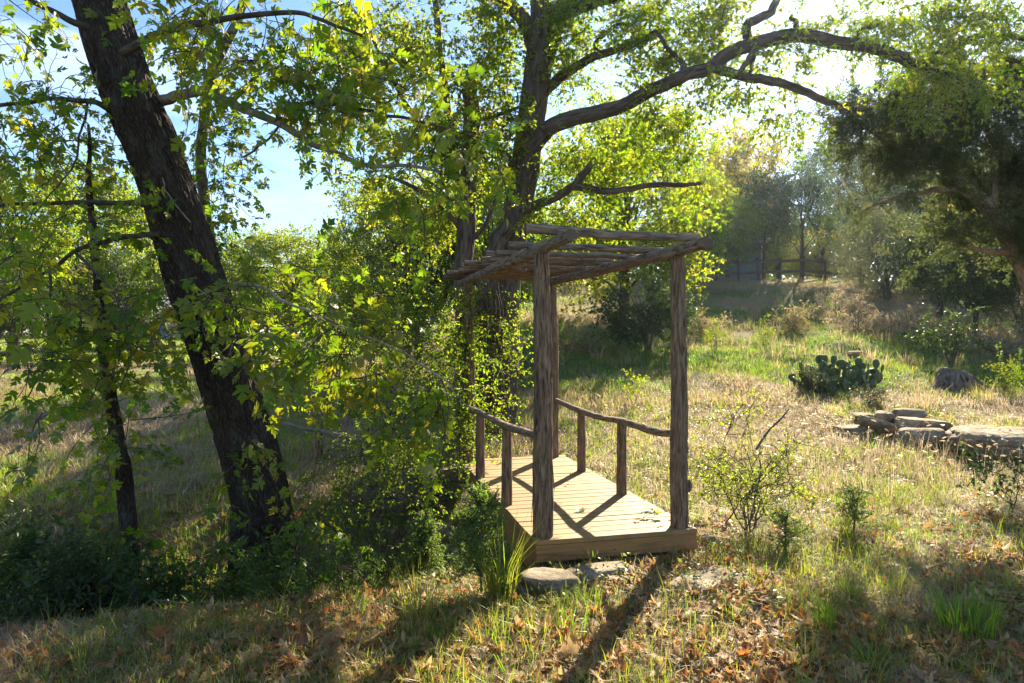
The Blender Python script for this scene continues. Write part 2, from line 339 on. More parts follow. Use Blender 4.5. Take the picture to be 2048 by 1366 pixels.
# ------------------------------------------------------------------ leaf sprays: templates in local space, twig along +x
def kite(w=.45, fold=.10):
    return np.array([[0, 0, 0], [.42, w / 2, fold], [1, 0, -.06], [.42, -w / 2, fold]]), np.array([[0, 2, 1], [0, 3, 2]])
def ovate(w=.5, fold=.10):
    v = np.array([[0, 0, 0], [.3, w / 2, fold], [.68, w * .36, fold * .6], [1, 0, -.1], [.68, -w * .36, fold * .6], [.3, -w / 2, fold], [.5, 0, 0]])
    return v, np.array([[0, 6, 1], [1, 6, 2], [2, 6, 3], [3, 6, 4], [4, 6, 5], [5, 6, 0]])
def lobed(cu=0.0):
    r = [(0, 0), (-.05, .18), (.05, .42), (.22, .33), (.28, .46), (.50, .64), (.50, .44), (.57, .27), (.72, .35), (.78, .16), (1.04, 0)]
    pts = r + [(x, -y) for x, y in r[-2:0:-1]]
    p = np.array(pts); v = np.zeros((len(p) + 2, 3)); v[:len(p), :2] = p; v[-2, :2] = (.3, 0); v[-1, :2] = (.66, 0)
    v[:, 2] = (.16 + .35 * cu) * np.abs(v[:, 1]) - (.22 + .5 * cu) * (v[:, 0] - .35) ** 2 - (.10 + .7 * cu) * np.abs(v[:, 1]) ** 2 + .18 * cu * v[:, 1]; v[:, 1] *= 1 - .18 * cu
    n = len(p); f = []
    for i in range(n):
        j = (i + 1) % n; c = n if (p[i][0] + p[j][0]) / 2 < .52 else n + 1
        f.append((i, c, j))
    f += [(7, n, n + 1), (n - 7, n + 1, n)]
    return v, np.array(f)
def frames(X, Z):
    X = nrm(X); Y = nrm(np.cross(Z, X)); Zz = np.cross(X, Y); return np.stack([X, Y, Zz], -2)     # rows are axes: v_local @ R
def stamp(tv, tf, pos, Rm, sc):
    V = np.einsum('vi,nij->nvj', tv, Rm) * np.asarray(sc).reshape(-1, 1, 1) + pos[:, None]
    return V.reshape(-1, 3), (tf[None] + (np.arange(len(pos)) * len(tv))[:, None, None]).reshape(-1, 3)
def thin(mb, a, b, r0, r1, m=1):     # three sided twig segment
    a = np.asarray(a, float); b = np.asarray(b, float); t = b - a; u = np.cross(t, [.3, .5, .81]); u = u / max(np.linalg.norm(u), 1e-9); w = np.cross(t, u); w = w / max(np.linalg.norm(w), 1e-9)
    th = np.array([0, 2.094, 4.189]); ring = np.cos(th)[:, None] * u + np.sin(th)[:, None] * w
    V = np.vstack([a + ring * r0, b + ring * r1])
    mb.add(V, [(0, 1, 4), (0, 4, 3), (1, 2, 5), (1, 5, 4), (2, 0, 3), (2, 3, 5)], m, .5, V)
def leafset(mb, rng, tmpl, pos, dirs, size, tilt=.55, up=(0, 0, 1)):
    tv, tf = tmpl; n = len(pos); Z = np.asarray(up) + rng.normal(0, tilt, (n, 3))
    s = size * rng.uniform(.65, 1.2, n); V, Fa = stamp(tv, tf, pos, frames(dirs, Z), s)
    mb.add(V, Fa, 0, np.repeat(rng.uniform(0, 1, n), len(tv)))
def spray_lobed(seed, n=9, L=.5, size=.088):
    rng = RG(seed); mb = MB(); t = np.linspace(0, 1, 6); c = np.stack([t * L, .05 * np.sin(t * 3 + seed), .06 * t - .20 * t ** 2], -1)
    for i in range(5): thin(mb, c[i], c[i + 1], .005 - .0006 * i, .0044 - .0006 * i)
    u = np.sort(rng.uniform(.08, 1, n)); p0 = np.stack([np.interp(u, t, c[:, k]) for k in range(3)], -1)
    side = np.where(np.arange(n) % 2, 1, -1); d = np.stack([rng.uniform(.1, .8, n), side * rng.uniform(.4, 1, n), rng.uniform(-.7, .15, n)], -1)
    d[-1] = (1, .1, -.4); d = nrm(d); p1 = p0 + d * rng.uniform(.03, .07, n)[:, None]
    for a, b in zip(p0, p1): thin(mb, a, b, .0016, .0012)
    d2 = nrm(d + np.stack([0 * u, 0 * u, -rng.uniform(.1, 1.0, n)], -1))
    for g, cu in ((0, 0.0), (1, .6), (2, 1.2)):
        k = np.arange(n) % 3 == g; leafset(mb, rng, lobed(cu), p1[k], d2[k], size * (1.12, .98, .8)[g], .7)
    return mb.cat()
def spray_small(seed, n=42, L=.5, size=.05, nb=5, tm='ovate', droop=.25, w=.5, spread=.8, tr=.004, tilt=.6):
    rng = RG(seed); mb = MB(); segs = []
    t = np.linspace(0, 1, 5); c = np.stack([t * L, .06 * L * np.sin(t * 4 + seed), .08 * t * L - droop * L * t ** 2], -1)
    for i in range(4): thin(mb, c[i], c[i + 1], tr * (1 - .18 * i), tr * (.82 - .18 * i)); segs.append((c[i], c[i + 1]))
    for b in range(nb):
        u = (b + .7) / (nb + .4); p = np.array([np.interp(u, t, c[:, k]) for k in range(3)]); s = 1 if b % 2 else -1
        q = p + np.array([rng.uniform(.3, .7), s * rng.uniform(.4, 1) * spread, rng.uniform(-.4, .45)]) * L * rng.uniform(.3, .6)
        mdl = (p + q) / 2 + rng.normal(0, .03 * L, 3); thin(mb, p, mdl, tr * .5, tr * .4); thin(mb, mdl, q, tr * .4, tr * .25); segs += [(p, mdl), (mdl, q), (mdl, q)]
    A = np.array([s[0] for s in segs]); B = np.array([s[1] for s in segs])
    k = rng.integers(0, len(segs), n); u = rng.uniform(0, 1, n)[:, None]; p = A[k] * (1 - u) + B[k] * u
    d = nrm(nrm(B[k] - A[k]) * .6 + rng.normal(0, .6, (n, 3)) + [0, 0, -.15])
    leafset(mb, rng, ovate(w) if tm == 'ovate' else kite(w), p, d, size, tilt); return mb.cat()
def spray_juniper(seed, L=.42, nb=13, ns=11, size=.05):
    rng = RG(seed); mb = MB(); thin(mb, (0, 0, 0), (L, 0, -.02), .004, .0015); pos = []; dr = []
    for b in range(nb):
        u = (b + .5) / nb; p = np.array([u * L, 0, -.02 * u]); a = rng.uniform(0, 6.28); d = nrm(np.array([.75, math.cos(a), .75 * math.sin(a)])); l = L * rng.uniform(.25, .55) * (1.15 - .75 * u)
        thin(mb, p, p + d * l, .002, .001)
        for k in range(ns):
            t = (k + .5) / ns; pos.append(p + d * l * t); dr.append(d + rng.normal(0, .55, 3))
    leafset(mb, rng, kite(.34, .06), np.array(pos), np.array(dr), size, 1.0); return mb.cat()
SP = {}
SP['syc'] = [spray_lobed(s, 8 + s % 5, .38 + .03 * (s % 5)) for s in range(14)]
SP['elm'] = [spray_small(20 + s, 48, .5, .06) for s in range(6)]
SP['far'] = [spray_small(40 + s, 40, .9, .125, 5, 'kite', .25, .6, .9, .008, .8) for s in range(6)]
SP['farfine'] = [spray_small(50 + s, 60, .9, .085, 6, 'kite', .1, .4, .8, .007, 1.0) for s in range(6)]
SP['wood'] = [spray_small(60 + s, 26, 1.8, .42, 5, 'kite', .2, .7, .9, .01, 1.0) for s in range(4)]
SP['juni'] = [spray_juniper(70 + s) for s in range(6)]
SP['seedl'] = [spray_juniper(80 + s, .14, 9, 8, .02) for s in range(4)]
SP['tiny'] = [spray_small(90 + s, 34, .30, .028, 5, 'ovate', .35, .55, .9, .0025) for s in range(6)]
SP['thorn'] = [spray_small(100 + s, 20, .26, .030, 4, 'kite', .0, .55, 1.0, .003) for s in range(6)]
SP['shrub'] = [spray_small(110 + s, 30, .34, .06, 4, 'ovate', .2, .42, .8, .003) for s in range(6)]
SP['feather'] = [spray_small(120 + s, 60, .26, .035, 6, 'kite', .05, .2, .7, .002, 1.0) for s in range(4)]
def place_sprays(mb, kind, pos, dirs, rng, sc=1.0, roll=.5, rbias=0.0, rspan=.5, upv=(0, 0, 1)):
    T = SP[kind]; n = len(pos)
    if not n: return
    w = rng.integers(0, len(T), n); S = sc * rng.uniform(.75, 1.25, n)
    Z = np.asarray(upv) + rng.normal(0, roll, (n, 3)); Rm = frames(dirs, Z); inst = rng.uniform(0, 1, n)
    for k, (tv, tf, tm, tr, tb) in enumerate(T):
        s = np.where(w == k)[0]
        if not len(s): continue
        V, Fa = stamp(tv, tf, pos[s], Rm[s], S[s])
        r = np.clip(rbias + (1 - rspan) * np.tile(tr, len(s)) + rspan * np.repeat(inst[s], len(tv)), 0, 1)
        mb.add(V, Fa, np.tile(tm, len(s)), r, V)
SUNNY = []     # (polygon in ground x, y; chance that a spray whose shadow falls there is left out)
def gpix(px, py, z=-.2): d = F * (CZ - z) / (py - HY); return ((px - CX) / F * d, d)
def inpoly(x, y, poly):
    c = np.zeros(len(x), bool); n = len(poly)
    for i in range(n):
        (x1, y1), (x2, y2) = poly[i], poly[(i + 1) % n]
        k = (y1 > y) != (y2 > y); c ^= k & (x < (x2 - x1) * (y - y1) / ((y2 - y1) if y2 != y1 else 1e-9) + x1)
    return c
SUNNY.append(([gpix(*p) for p in ((900, 915), (1125, 890), (1420, 1050), (1400, 1130), (1240, 1215), (1050, 1110))], .97))
SUNNY.append(([gpix(*p) for p in ((1120, 830), (1500, 790), (1960, 860), (2080, 960), (2110, 1110), (1990, 1190), (1830, 1260), (1700, 1300), (1560, 1420), (1150, 1400), (1200, 1215), (1420, 1090))], .9))
SUNNY.append(([gpix(*p) for p in ((0, 745), (400, 745), (400, 800), (200, 840), (0, 870))], .7))
SUNNY.append(([gpix(*p) for p in ((480, 1180), (1000, 1175), (1180, 1230), (1180, 1400), (480, 1400))], .72))
def keep_light(pos, rng):
    t = (pos[:, 2] + .2) / ST; gx = pos[:, 0] - SX * t; gy = pos[:, 1] - SY * t; k = np.ones(len(pos), bool)
    for poly, pr in SUNNY: k &= ~(inpoly(gx, gy, poly) & (rng.uniform(0, 1, len(pos)) < pr))
    return k
def blob(rng, n, c, r, clump=.55, freq=1.4):
    u = nrm(rng.normal(size=(n * 4, 3))) * rng.uniform(0, 1, (n * 4, 1)) ** .42; p = np.asarray(c) + u * np.asarray(r)
    q = vn(p * freq / max(.3, min(r)) * .9 + 11.3, int(rng.integers(99))) + rng.uniform(0, 1, len(p)) * (1 - clump)
    return p[np.argsort(-q)[:n]]
def pblob(rng, b, n, **k):
    px, py, d, rx, ry, rz = b; return blob(rng, n, P(px, py, d), (rx / F * d, rz, ry / F * d), **k)
def grow(mb, skel, origins, rng, r0=.012, r1=.003, m=1, sides=4, arch=.12, maxlen=3.0, prune=True):
    """joins every origin to the nearest wood by a bent twig; later twigs start from earlier ones. Returns the origins kept and their directions."""
    sk = np.vstack([s[0] for s in skel]); rr = np.concatenate([s[1] for s in skel]); N = len(sk)
    buf = np.empty((N + len(origins) * 5, 3)); rb = np.empty(len(buf)); buf[:N] = sk; rb[:N] = rr
    o = origins.copy(); d0 = np.array([np.min(((sk - p) ** 2).sum(1)) for p in o]) if len(o) else np.zeros(0)
    keep = []; dirs = []
    for i in np.argsort(d0):
        p = o[i]; dd = ((buf[:N] - p) ** 2).sum(1); j = int(np.argmin(dd)); L = math.sqrt(dd[j])
        if L > maxlen: continue
        q = buf[j]
        if L < .04: keep.append(i); dirs.append(nrm(rng.normal(size=3))); continue
        mid = (q + p) / 2 + np.array([0, 0, arch * L]) + rng.normal(0, .10 * L, 3)
        ra = min(rb[j] * .75, r0 * (.6 + .8 * L)); ra = max(ra, r1)
        t = np.linspace(0, 1, 5)[:, None]; c = q * (1 - t) ** 2 + 2 * mid * t * (1 - t) + p * t ** 2
        for s in range(4): thin(mb, c[s], c[s + 1], ra + (r1 - ra) * s / 4, ra + (r1 - ra) * (s + 1) / 4, m)
        buf[N:N + 4] = c[1:]; rb[N:N + 4] = ra + (r1 - ra) * np.array([.25, .5, .75, 1]); N += 4
        keep.append(i); dirs.append(nrm(c[4] - c[3]))
    return o[keep], np.array(dirs).reshape(-1, 3)
# ================================================================== the footbridge with its pole roof
O_, U_, V_ = np.array([.186, 5.297]), np.array([.970, .242]), np.array([-.242, .970])
def D(a, b, z): q = O_ + a * U_ + b * V_; return np.array([q[0], q[1], z])
AX = np.array([[U_[0], U_[1], 0], [V_[0], V_[1], 0], [0, 0, 1.0]])
def bridge():
    rng = RG(1); W, L = 1.386, 3.50; b0 = D(W / 2, L / 2, -.3)
    t = thing('footbridge', b0, 'wooden footbridge with bark-covered cedar posts and a flat roof of cedar poles', 'footbridge')
    mb = MB(); n = 25; pit = L / n
    for i in range(n):
        box(mb, D(W / 2 + rng.normal(0, .002), (i + .5) * pit, -.019 + rng.normal(0, .0012)), W / 2 + rng.normal(0, .003), pit / 2 - .0045 - rng.uniform(0, .0015), .019, AX @ rotz(rng.normal(0, .0012)), 0, rng.uniform(), .003, i + 1)
        for a in (.05, .09, W - .09, W - .05) if False else (.07, W / 2 + .01, W - .07):
            for bb in (-.032, .032):
                q = D(a + rng.normal(0, .004), (i + .5) * pit + bb + rng.normal(0, .003), .0006); th = np.linspace(0, 6.28, 7)[:-1]; V = np.vstack([q, q + np.stack([np.cos(th) * .0042, np.sin(th) * .0042, 0 * th], -1)]); mb.add(V, [(0, m + 1, (m + 1) % 6 + 1) for m in range(6)], 1)
    mb.build('deck', [M['deck'], M['fence']], t, b0, False)
    mb = MB(); box(mb, D(W / 2, .022, -.104), W / 2 - .003, .019, .065, AX, 0, .15, .003, 40); o = mb.build('fascia_board', M['fascia'], t, b0, False); o['label'] = 'lighter board along the near end of the deck'
    mb = MB(); box(mb, D(.022, L / 2 + .02, -.168), .019, L / 2 - .025, .129, AX, 0, .6, .003, 41); mb.build('fascia_board', M['fascia'], t, b0, False)
    mb = MB(); box(mb, D(W - .022, L / 2 + .02, -.138), .019, L / 2 - .025, .099, AX, 0, .6, .003, 43); mb.build('fascia_board', M['fascia'], t, b0, False)
    mb = MB(); box(mb, D(W / 2, L / 2, -.128), .03, L / 2 - .06, .088, AX, 0, .6, .003, 44); mb.build('joist', M['fascia'], t, b0, False)
    def groove(sd):
        def g(R_, th, Lz):
            q = np.stack([np.cos(th)[None] * 9 + 0 * Lz[:, None], np.sin(th)[None] * 9 + 0 * Lz[:, None], np.repeat(Lz[:, None] * 1.1, len(th), 1)], -1)
            a = vn(q * .62, sd); return R_ * (1 - .13 * np.clip((.30 - np.abs(a - .5) * 3), 0, 1)) * (1 + .10 * (vn(q * np.array([.18, .18, 1.1]), sd + 2) - .5))
        return g
    for k, (a, b, r0, r1, h) in enumerate(((.095, .13, .078, .060, 2.245), (W - .115, .10, .070, .056, 2.245), (.10, 3.40, .072, .058, 2.24), (1.215, 3.42, .068, .056, 2.24))):
        mb = MB(); tube(mb, [D(a, b, -.02), D(a - .004, b, .5), D(a + .004, b, 1.1), D(a - .006, b, 1.7), D(a - .012, b, h)], [r0 * 1.05, r0, r0 * .97, r1 * 1.08, r1], 44, .025, 0, 11 + k, .012, .0055, (46, 2.4), True, 1, groove=groove(50 + k))
        if k == 1:
            V, Fa = rock(RG(5), .035, .04, .07, 1, 20, 14, .1); mb.add(V + D(a + .068, b - .01, .33), Fa, 0, .5, V * 1.0 + 3)
        rk = RG(80 + k)
        for _ in range(3):
            a_ = rk.uniform(0, 6.28); zk = rk.uniform(.4, 2.0); rr = r0 + (r1 - r0) * zk / 2.2; V, Fa = rock(rk, .022, .022, .045, 1, 16, 12, .1); mb.add(V + D(a, b, zk) + [math.cos(a_) * rr * .93, math.sin(a_) * rr * .93, 0], Fa, 0, .5, V + rk.uniform(0, 5))
        for _ in range(34):
            a_ = rk.uniform(0, 6.28); zk = rk.uniform(.05, 1.9); rr = (r0 + (r1 - r0) * zk / 2.2) * .99; e = np.array([math.cos(a_), math.sin(a_), 0]); p = D(a, b, zk) + e * rr; l = rk.uniform(.08, .35)
            thin(mb, p, p + e * rk.uniform(.0, .022) + [0, 0, l * rk.choice([-1, 1])], .006, .0015, 0)
        mb.build('post', [M['cedar'], M['cut']], t, b0)
    for k, (a, b, zt) in enumerate(((.045, 1.16, .715), (.045, 2.42, .69), (1.262, 1.285, .705), (1.255, 2.45, .675))):
        mb = MB(); tube(mb, [D(a, b, -.02), D(a + .003, b, .35), D(a, b, zt)], [.052, .049, .045], 32, .025, 0, 21 + k, .008, .004, (55, 2.6), True, 1, groove=groove(60 + k))
        mb.build('rail_post', [M['cedar'], M['cut']], t, b0)
    for k, pts in enumerate(([D(.08, .10, .79), D(.055, .6, .772), D(.045, 1.16, .742), D(.04, 1.8, .735), D(.045, 2.42, .718), D(.08, 3.4, .675)], [D(W - .13, .10, .775), D(1.268, .6, .735), D(1.262, 1.285, .735), D(1.256, 1.9, .70), D(1.255, 2.45, .708), D(1.225, 3.42, .75)])):
        mb = MB(); tube(mb, pts, [.030, .034, .033, .032, .034, .030], 20, .025, 0, 31 + k, .02, .0045, (60, 6))
        rs = RG(300 + k); P0 = np.array(pts)
        for _ in range(26):
            u = rs.uniform(0, len(P0) - 1.01); i = int(u); p = P0[i] + (P0[i + 1] - P0[i]) * (u - i) - [0, 0, .025]; l = rs.uniform(.03, .13)
            q = p + [rs.normal(0, .012), rs.normal(0, .012), -l]; thin(mb, p, q, .004, .0012, 0)
        mb.build('handrail', M['cedar_dark'], t, b0)
    for k, pts in enumerate(([D(.085, -.60, 2.30), D(.08, .4, 2.285), D(.09, 1.6, 2.285), D(.09, 3.0, 2.28), D(.09, 3.98, 2.275)], [D(1.205, -.47, 2.30), D(1.22, .5, 2.285), D(1.225, 1.8, 2.285), D(1.20, 3.2, 2.28), D(1.19, 3.95, 2.275)])):
        mb = MB(); tube(mb, pts, [.045, .050, .051, .050, .048], 40, .03, 0, 41 + k, .02, .008, (34, 5), True, 1); mb.build('beam', [M['cedar_dark'], M['cut']], t, b0)
    for k, b in enumerate((-.13, .55, 1.1, 1.5, 1.85, 2.12, 2.38, 2.62, 2.84, 3.05, 3.24, 3.42, 3.58, 3.73, 3.87)):
        a0, a1 = -.13 + rng.uniform(-.09, .08), 1.30 + rng.uniform(-.04, .07); z = 2.368 + rng.normal(0, .008); sk = rng.normal(0, .035) - .02; r = rng.uniform(.022, .030)
        if k == 0: a0, a1, sk, z, r = -.13, 1.33, .03, 2.385, .036
        mb = MB(); tube(mb, [D(a0, b - sk, z + rng.normal(0, .012) + (.03 if k == 0 else 0)), D(.3, b - sk * .4 + rng.normal(0, .02), z + rng.normal(0, .012)), D(.8, b + sk * .4 + rng.normal(0, .02), z + rng.normal(0, .012)), D(a1, b + sk, z)], [r * 1.08, r, r, r * .9], 24, .03, 0, 51 + k, .025, .005, (46, 3), True, 1)
        mb.build('roof_pole', [M['cedar_dark'], M['cut']], t, b0)
bridge()
def dry_tendril():
    rng = RG(77); mb = MB(); b0 = D(.8, 1.0, 2.3)
    for k in range(9):
        p = D(rng.uniform(.35, 1.0), rng.uniform(.4, 2.4), 2.34); pts = [p]
        for _ in range(5): p = p + [rng.normal(0, .07), rng.normal(0, .07), -rng.uniform(.0, .09)]; pts.append(p)
        tube(mb, pts, [.0035, .0018], 5, .04, 0, k)
    tag(mb.build('dry_vine', M['twig'], None), 'thin dry vine tendrils dangling below the pole roof', 'vine')
dry_tendril()
# ================================================================== rocks
def put_rock(px, py, d, s, label, seed, flat=.6, rz=None, tilt=0., name='boulder', cat='rock', sink=.42, group='limestone rocks in the grass'):
    rng = RG(seed); V, Fa = rock(rng, *s, flat=flat, nu=130 if s[0] > .3 else 70, nv=90 if s[0] > .3 else 46); R_ = rotz(rng.uniform(0, 6) if rz is None else rz); c, s_ = math.cos(tilt), math.sin(tilt)
    V = V @ R_.T @ np.array([[c, 0, s_], [0, 1, 0], [-s_, 0, c]]).T; x = (px - CX) / F * d
    loc = np.array([x, d, CZ - (py - HY) / F * d]) if py else G(px, d); mb = MB(); z0 = float(H(x, d)); loc[2] = z0 - V[:, 2].min() * (1 - sink) * 1.0
    mb.add(V, Fa, 0, .5); o = mb.build(name, M['rock']); o.location = loc; return tag(o, label, cat, group)
put_rock(2000, 0, 10.3, (1.0, .7, .36), 'broad flat-topped limestone boulder at the edge of the dry grass, the largest rock', 901, .62, .15)
put_rock(1842, 0, 11.3, (.46, .32, .20), 'long limestone slab leaning on smaller rocks beside the largest boulder', 902, .5, -.15, .05, sink=.2)
put_rock(1812, 0, 12.0, (.32, .26, .19), 'brown limestone block at the top of the rock pile', 903, .6, .3, 0, sink=.2)
put_rock(1764, 0, 11.6, (.18, .17, .19), 'small upright rounded stone between two slabs of the rock pile', 904, .8, sink=.25)
put_rock(1752, 0, 11.1, (.33, .25, .17), 'tilted grey slab at the front of the rock pile', 905, .5, -.3, .3, sink=.1)
put_rock(1700, 0, 11.2, (.29, .22, .13), 'low pale slab at the far end of the rock pile from the largest boulder', 906, .5, .2, -.1)
put_rock(1838, 0, 10.6, (.40, .32, .22), 'dark shaded rock lying in front of the long slab', 907, .7, .5)
put_rock(1905, 0, 10.5, (.24, .2, .18), 'small rock wedged against the largest boulder', 908, .8)
put_rock(1730, 0, 12.0, (.22, .2, .12), 'half-buried stone behind the low pale slab', 909, .7)
put_rock(1190, 0, 5.12, (.28, .15, .09), 'flat limestone step against the near end of the footbridge deck', 911, .55, .2, 0, 'stepping_stone', 'stepping stone', .6, None)
put_rock(1112, 0, 4.86, (.24, .15, .13), 'rounded pale stone below the near corner post of the footbridge', 912, .6, .1, 0, 'stone', 'rock', .4, None)
put_rock(1052, 0, 4.85, (.09, .07, .06), 'fist-sized stone beside the rounded pale stone at the bridge corner', 913, .8, None, 0, 'stone', 'rock', .4, None)
put_rock(1425, 0, 5.0, (.34, .2, .07), 'low flat stone under the shadow of the right front bridge post', 914, .5, .4, 0, 'stepping_stone', 'stepping stone', .55, None)
put_rock(1412, 0, 6.1, (.09, .08, .07), 'small grey stone in the leaf litter beside the thorny bush', 915, .8, None, 0, 'stone', 'rock', .3, None)
put_rock(1576, 0, 19.6, (.26, .2, .16), 'dark stone on the grassy slope uphill from the cactus', 916, .8)
put_rock(1712, 0, 18.6, (.33, .24, .2), 'pale stone on the grassy slope just above the cactus', 917, .7)
put_rock(880, 0, 7.7, (.24, .2, .15), 'stone in the ditch beside the shaded side of the footbridge', 918, .8)
put_rock(905, 0, 7.1, (.18, .15, .12), 'darker stone in the ditch nearer the camera beside the footbridge', 919, .8)
def abutment():
    b = D(-.35, 3.2, -.3); t = thing('retaining_wall', b, 'low wall of weathered timbers holding the bank beside the far end of the footbridge', 'retaining wall')
    for k, (z, hl) in enumerate(((-.13, .55), (-.29, .60), (-.45, .58))):
        mb = MB(); box(mb, D(-.62, 3.25, z), hl, .06, .075, AX, 0, .3 + .2 * k, .006, 70 + k); mb.build('timber', M['timber'], t, b, False)
abutment()
# ================================================================== trees
def limb(mb, pts, rpx, k=10, step=.06, seed=0, ridge=.0, wob=0., m=0, rf=(9, 1.6)):
    """pts: (px, py, d); rpx: radius in pixels of the photograph at each end or point"""
    q = np.array([P(*p) for p in pts]); dd = np.array([p[2] for p in pts]); rp = np.atleast_1d(np.asarray(rpx, float))
    rp = np.interp(np.linspace(0, 1, len(pts)), np.linspace(0, 1, len(rp)), rp); return tube(mb, q, rp / F * dd, k, step, m, seed, wob, ridge, rf)
def crown(rng, tree, b0, skel, blobs, kind, mats, name='crown', sc=1.0, r0=.012, up=(0, 0, 1), light=True, maxlen=3.0, rbias=0., rspan=.5, mix=.5, droop=.0, roll=.5, clump=.55, pix=True, avoid=None, mult=1.0):
    org = []
    for b in blobs:
        nb = max(1, int(b[6] * mult)); p = pblob(rng, b[:6], nb, clump=clump) if pix else blob(rng, nb, b[:3], b[3:6], clump=clump); org.append(p)
    org = np.vstack(org)
    if light: org = org[keep_light(org, rng)]
    if avoid is not None: org = org[avoid(org, rng)]
    mb = MB(); pos, dr = grow(mb, skel, org, rng, r0, .003, 1, maxlen=maxlen)
    dr = nrm(dr * mix + rng.normal(0, .45, dr.shape) + [0, 0, -droop])
    place_sprays(mb, kind, pos, dr, rng, sc, roll, rbias, rspan, up)
    return mb.build(name, mats, tree, b0)
# ---- the leaning sycamore
def sycamore():
    rng = RG(200); b0 = G(520, 6.6); t = thing('leaning_tree', b0, 'large leaning tree with thick dark ridged trunk and lobed yellow-green leaves', 'tree')
    pts = [(535, 1230, 6.65), (528, 1130, 6.62), (520, 1000, 6.6), (480, 850, 6.55), (437, 700, 6.5), (385, 550, 6.45), (344, 400, 6.4), (264, 200, 6.3), (199, 0, 6.2), (150, -160, 6.1), (110, -400, 6.0)]
    mb = MB(); skel = [limb(mb, pts, [118, 70, 55, 52, 51, 52, 50, 49, 48, 46, 40], 150, .020, 201, .027, .03, 0, (19, 5))]
    mb.build('trunk', M['bark_syc'], t, b0)
    L = [([(268, 228, 6.4), (300, 207, 6.36), (345, 187, 6.24), (400, 183, 6.05), (470, 208, 5.9), (560, 248, 5.75), (640, 292, 5.6), (720, 328, 5.5), (800, 332, 5.4), (880, 348, 5.3)], [15, 11, 10, 9, 7, 5, 4, 2.5], 'pale'),
         ([(553, 246, 5.75), (562, 216, 5.7), (620, 205, 5.6), (700, 212, 5.5), (800, 235, 5.4), (910, 265, 5.4)], [6, 4, 4, 2], 'twig'),
         ([(562, 245, 5.75), (540, 272, 5.7), (486, 316, 5.7)], [2.6, 2.2], 'twig'),
         ([(235, 224, 6.2), (190, 205, 6.1), (120, 198, 5.9), (40, 203, 5.8), (-80, 218, 5.7)], [7, 5, 4, 4], 'twig'),
         ([(310, 410, 6.2), (230, 405, 6.1), (150, 405, 5.9), (60, 408, 5.7), (-80, 420, 5.5)], [6, 5, 4, 3], 'twig'),
         ([(320, 468, 6.2), (240, 478, 6.1), (180, 490, 6.0), (100, 535, 5.7), (20, 590, 5.4), (-80, 650, 5.2)], [6, 5, 3, 2], 'twig'),
         ([(400, 590, 6.1), (440, 576, 5.6), (480, 570, 5.4), (530, 582, 5.2), (600, 615, 5.0), (700, 660, 4.9), (800, 705, 4.8), (880, 760, 4.75), (945, 820, 4.7)], [4, 3, 3, 2.4, 2, 1.2], 'pale'),
         ([(240, 110, 6.1), (320, 70, 5.9), (450, 40, 5.6), (600, 30, 5.4), (720, 70, 5.3)], [9, 6, 3], 'twig'),
         ([(205, 60, 6.1), (120, 30, 5.9), (0, -30, 5.7)], [8, 6, 4], 'twig'),
         ([(175, 205, 6.05), (160, 260, 5.9), (145, 330, 5.8), (70, 430, 5.5)], [2.6, 2, 1.5], 'twig'),
         ([(100, 535, 5.7), (95, 620, 5.3), (110, 700, 5.1), (60, 790, 5.0)], [3, 2, 1.2], 'twig'),
         ([(150, 505, 5.8), (230, 600, 5.4), (260, 700, 5.2), (240, 780, 5.2)], [3, 2, 1.2], 'twig'),
         ([(325, 355, 6.05), (345, 400, 6.03), (385, 445, 6.08)], [1.6, 1.2], 'pale')]
    for i, (p, r, m) in enumerate(L):
        mb = MB(); skel.append(limb(mb, p, r, 12, .04, 210 + i, .0, .06)); mb.build('branch', M[m], t, b0)
    skel[0] = (skel[0][0][::6], skel[0][1][::6])
    B = [(90, 80, 5.8, 200, 120, .9, 95), (50, 270, 5.8, 150, 110, .8, 55), (420, 70, 5.6, 170, 90, .9, 64), (570, 140, 5.5, 150, 110, .8, 72), (640, 40, 5.4, 110, 60, .7, 30), (760, 230, 5.4, 160, 60, .6, 50), (850, 370, 5.3, 120, 60, .5, 36), (930, 300, 5.4, 90, 80, .5, 16),
         (90, 440, 5.6, 170, 80, .7, 42), (80, 600, 5.1, 170, 100, .8, 62), (230, 690, 5.2, 140, 90, .7, 40), (40, 770, 4.9, 90, 90, .5, 22), (470, 600, 5.2, 110, 45, .4, 40), (610, 660, 5.0, 130, 60, .5, 42), (750, 730, 4.9, 120, 60, .4, 34), (870, 795, 4.7, 70, 45, .3, 20), (560, 560, 5.3, 120, 60, .5, 18), (300, 140, 5.7, 80, 90, .4, 10),
         (700, 590, 5.1, 90, 60, .4, 12)]
    def clear_of_trunk(o, rng):      # few shoots grow in front of the bare trunk
        d = o[:, 1]; px = CX + o[:, 0] / d * F; py = HY - (o[:, 2] - CZ) / d * F
        c = np.interp(py, [p[1] for p in pts[::-1]], [p[0] for p in pts[::-1]])
        win = inpoly(px, py, [(455, 215), (530, 250), (640, 315), (700, 345), (720, 420), (640, 420), (600, 470), (440, 480)])
        limb_a = (np.abs(py - np.interp(px, [300, 400, 560, 720, 880], [200, 183, 248, 328, 348])) < 45) & (px > 290) & (px < 800) & (d < 6.0)
        return ~(win | (limb_a & (rng.uniform(0, 1, len(d)) < .7)) | (np.abs(px - c) < 105) & (d < 6.7) & (rng.uniform(0, 1, len(d)) > .06 + .5 * ((py > 560) & (py < 640))))
    crown(rng, t, b0, skel, B, 'syc', [M['syc'], M['twig']], light=False, mix=.7, droop=.25, r0=.008, avoid=clear_of_trunk, mult=.6, clump=.85)
    sk2 = [(np.array([P(500, 1130, 6.1), P(480, 1000, 6.1), P(460, 900, 6.1), P(560, 1100, 6.1)]), np.full(4, .01))]
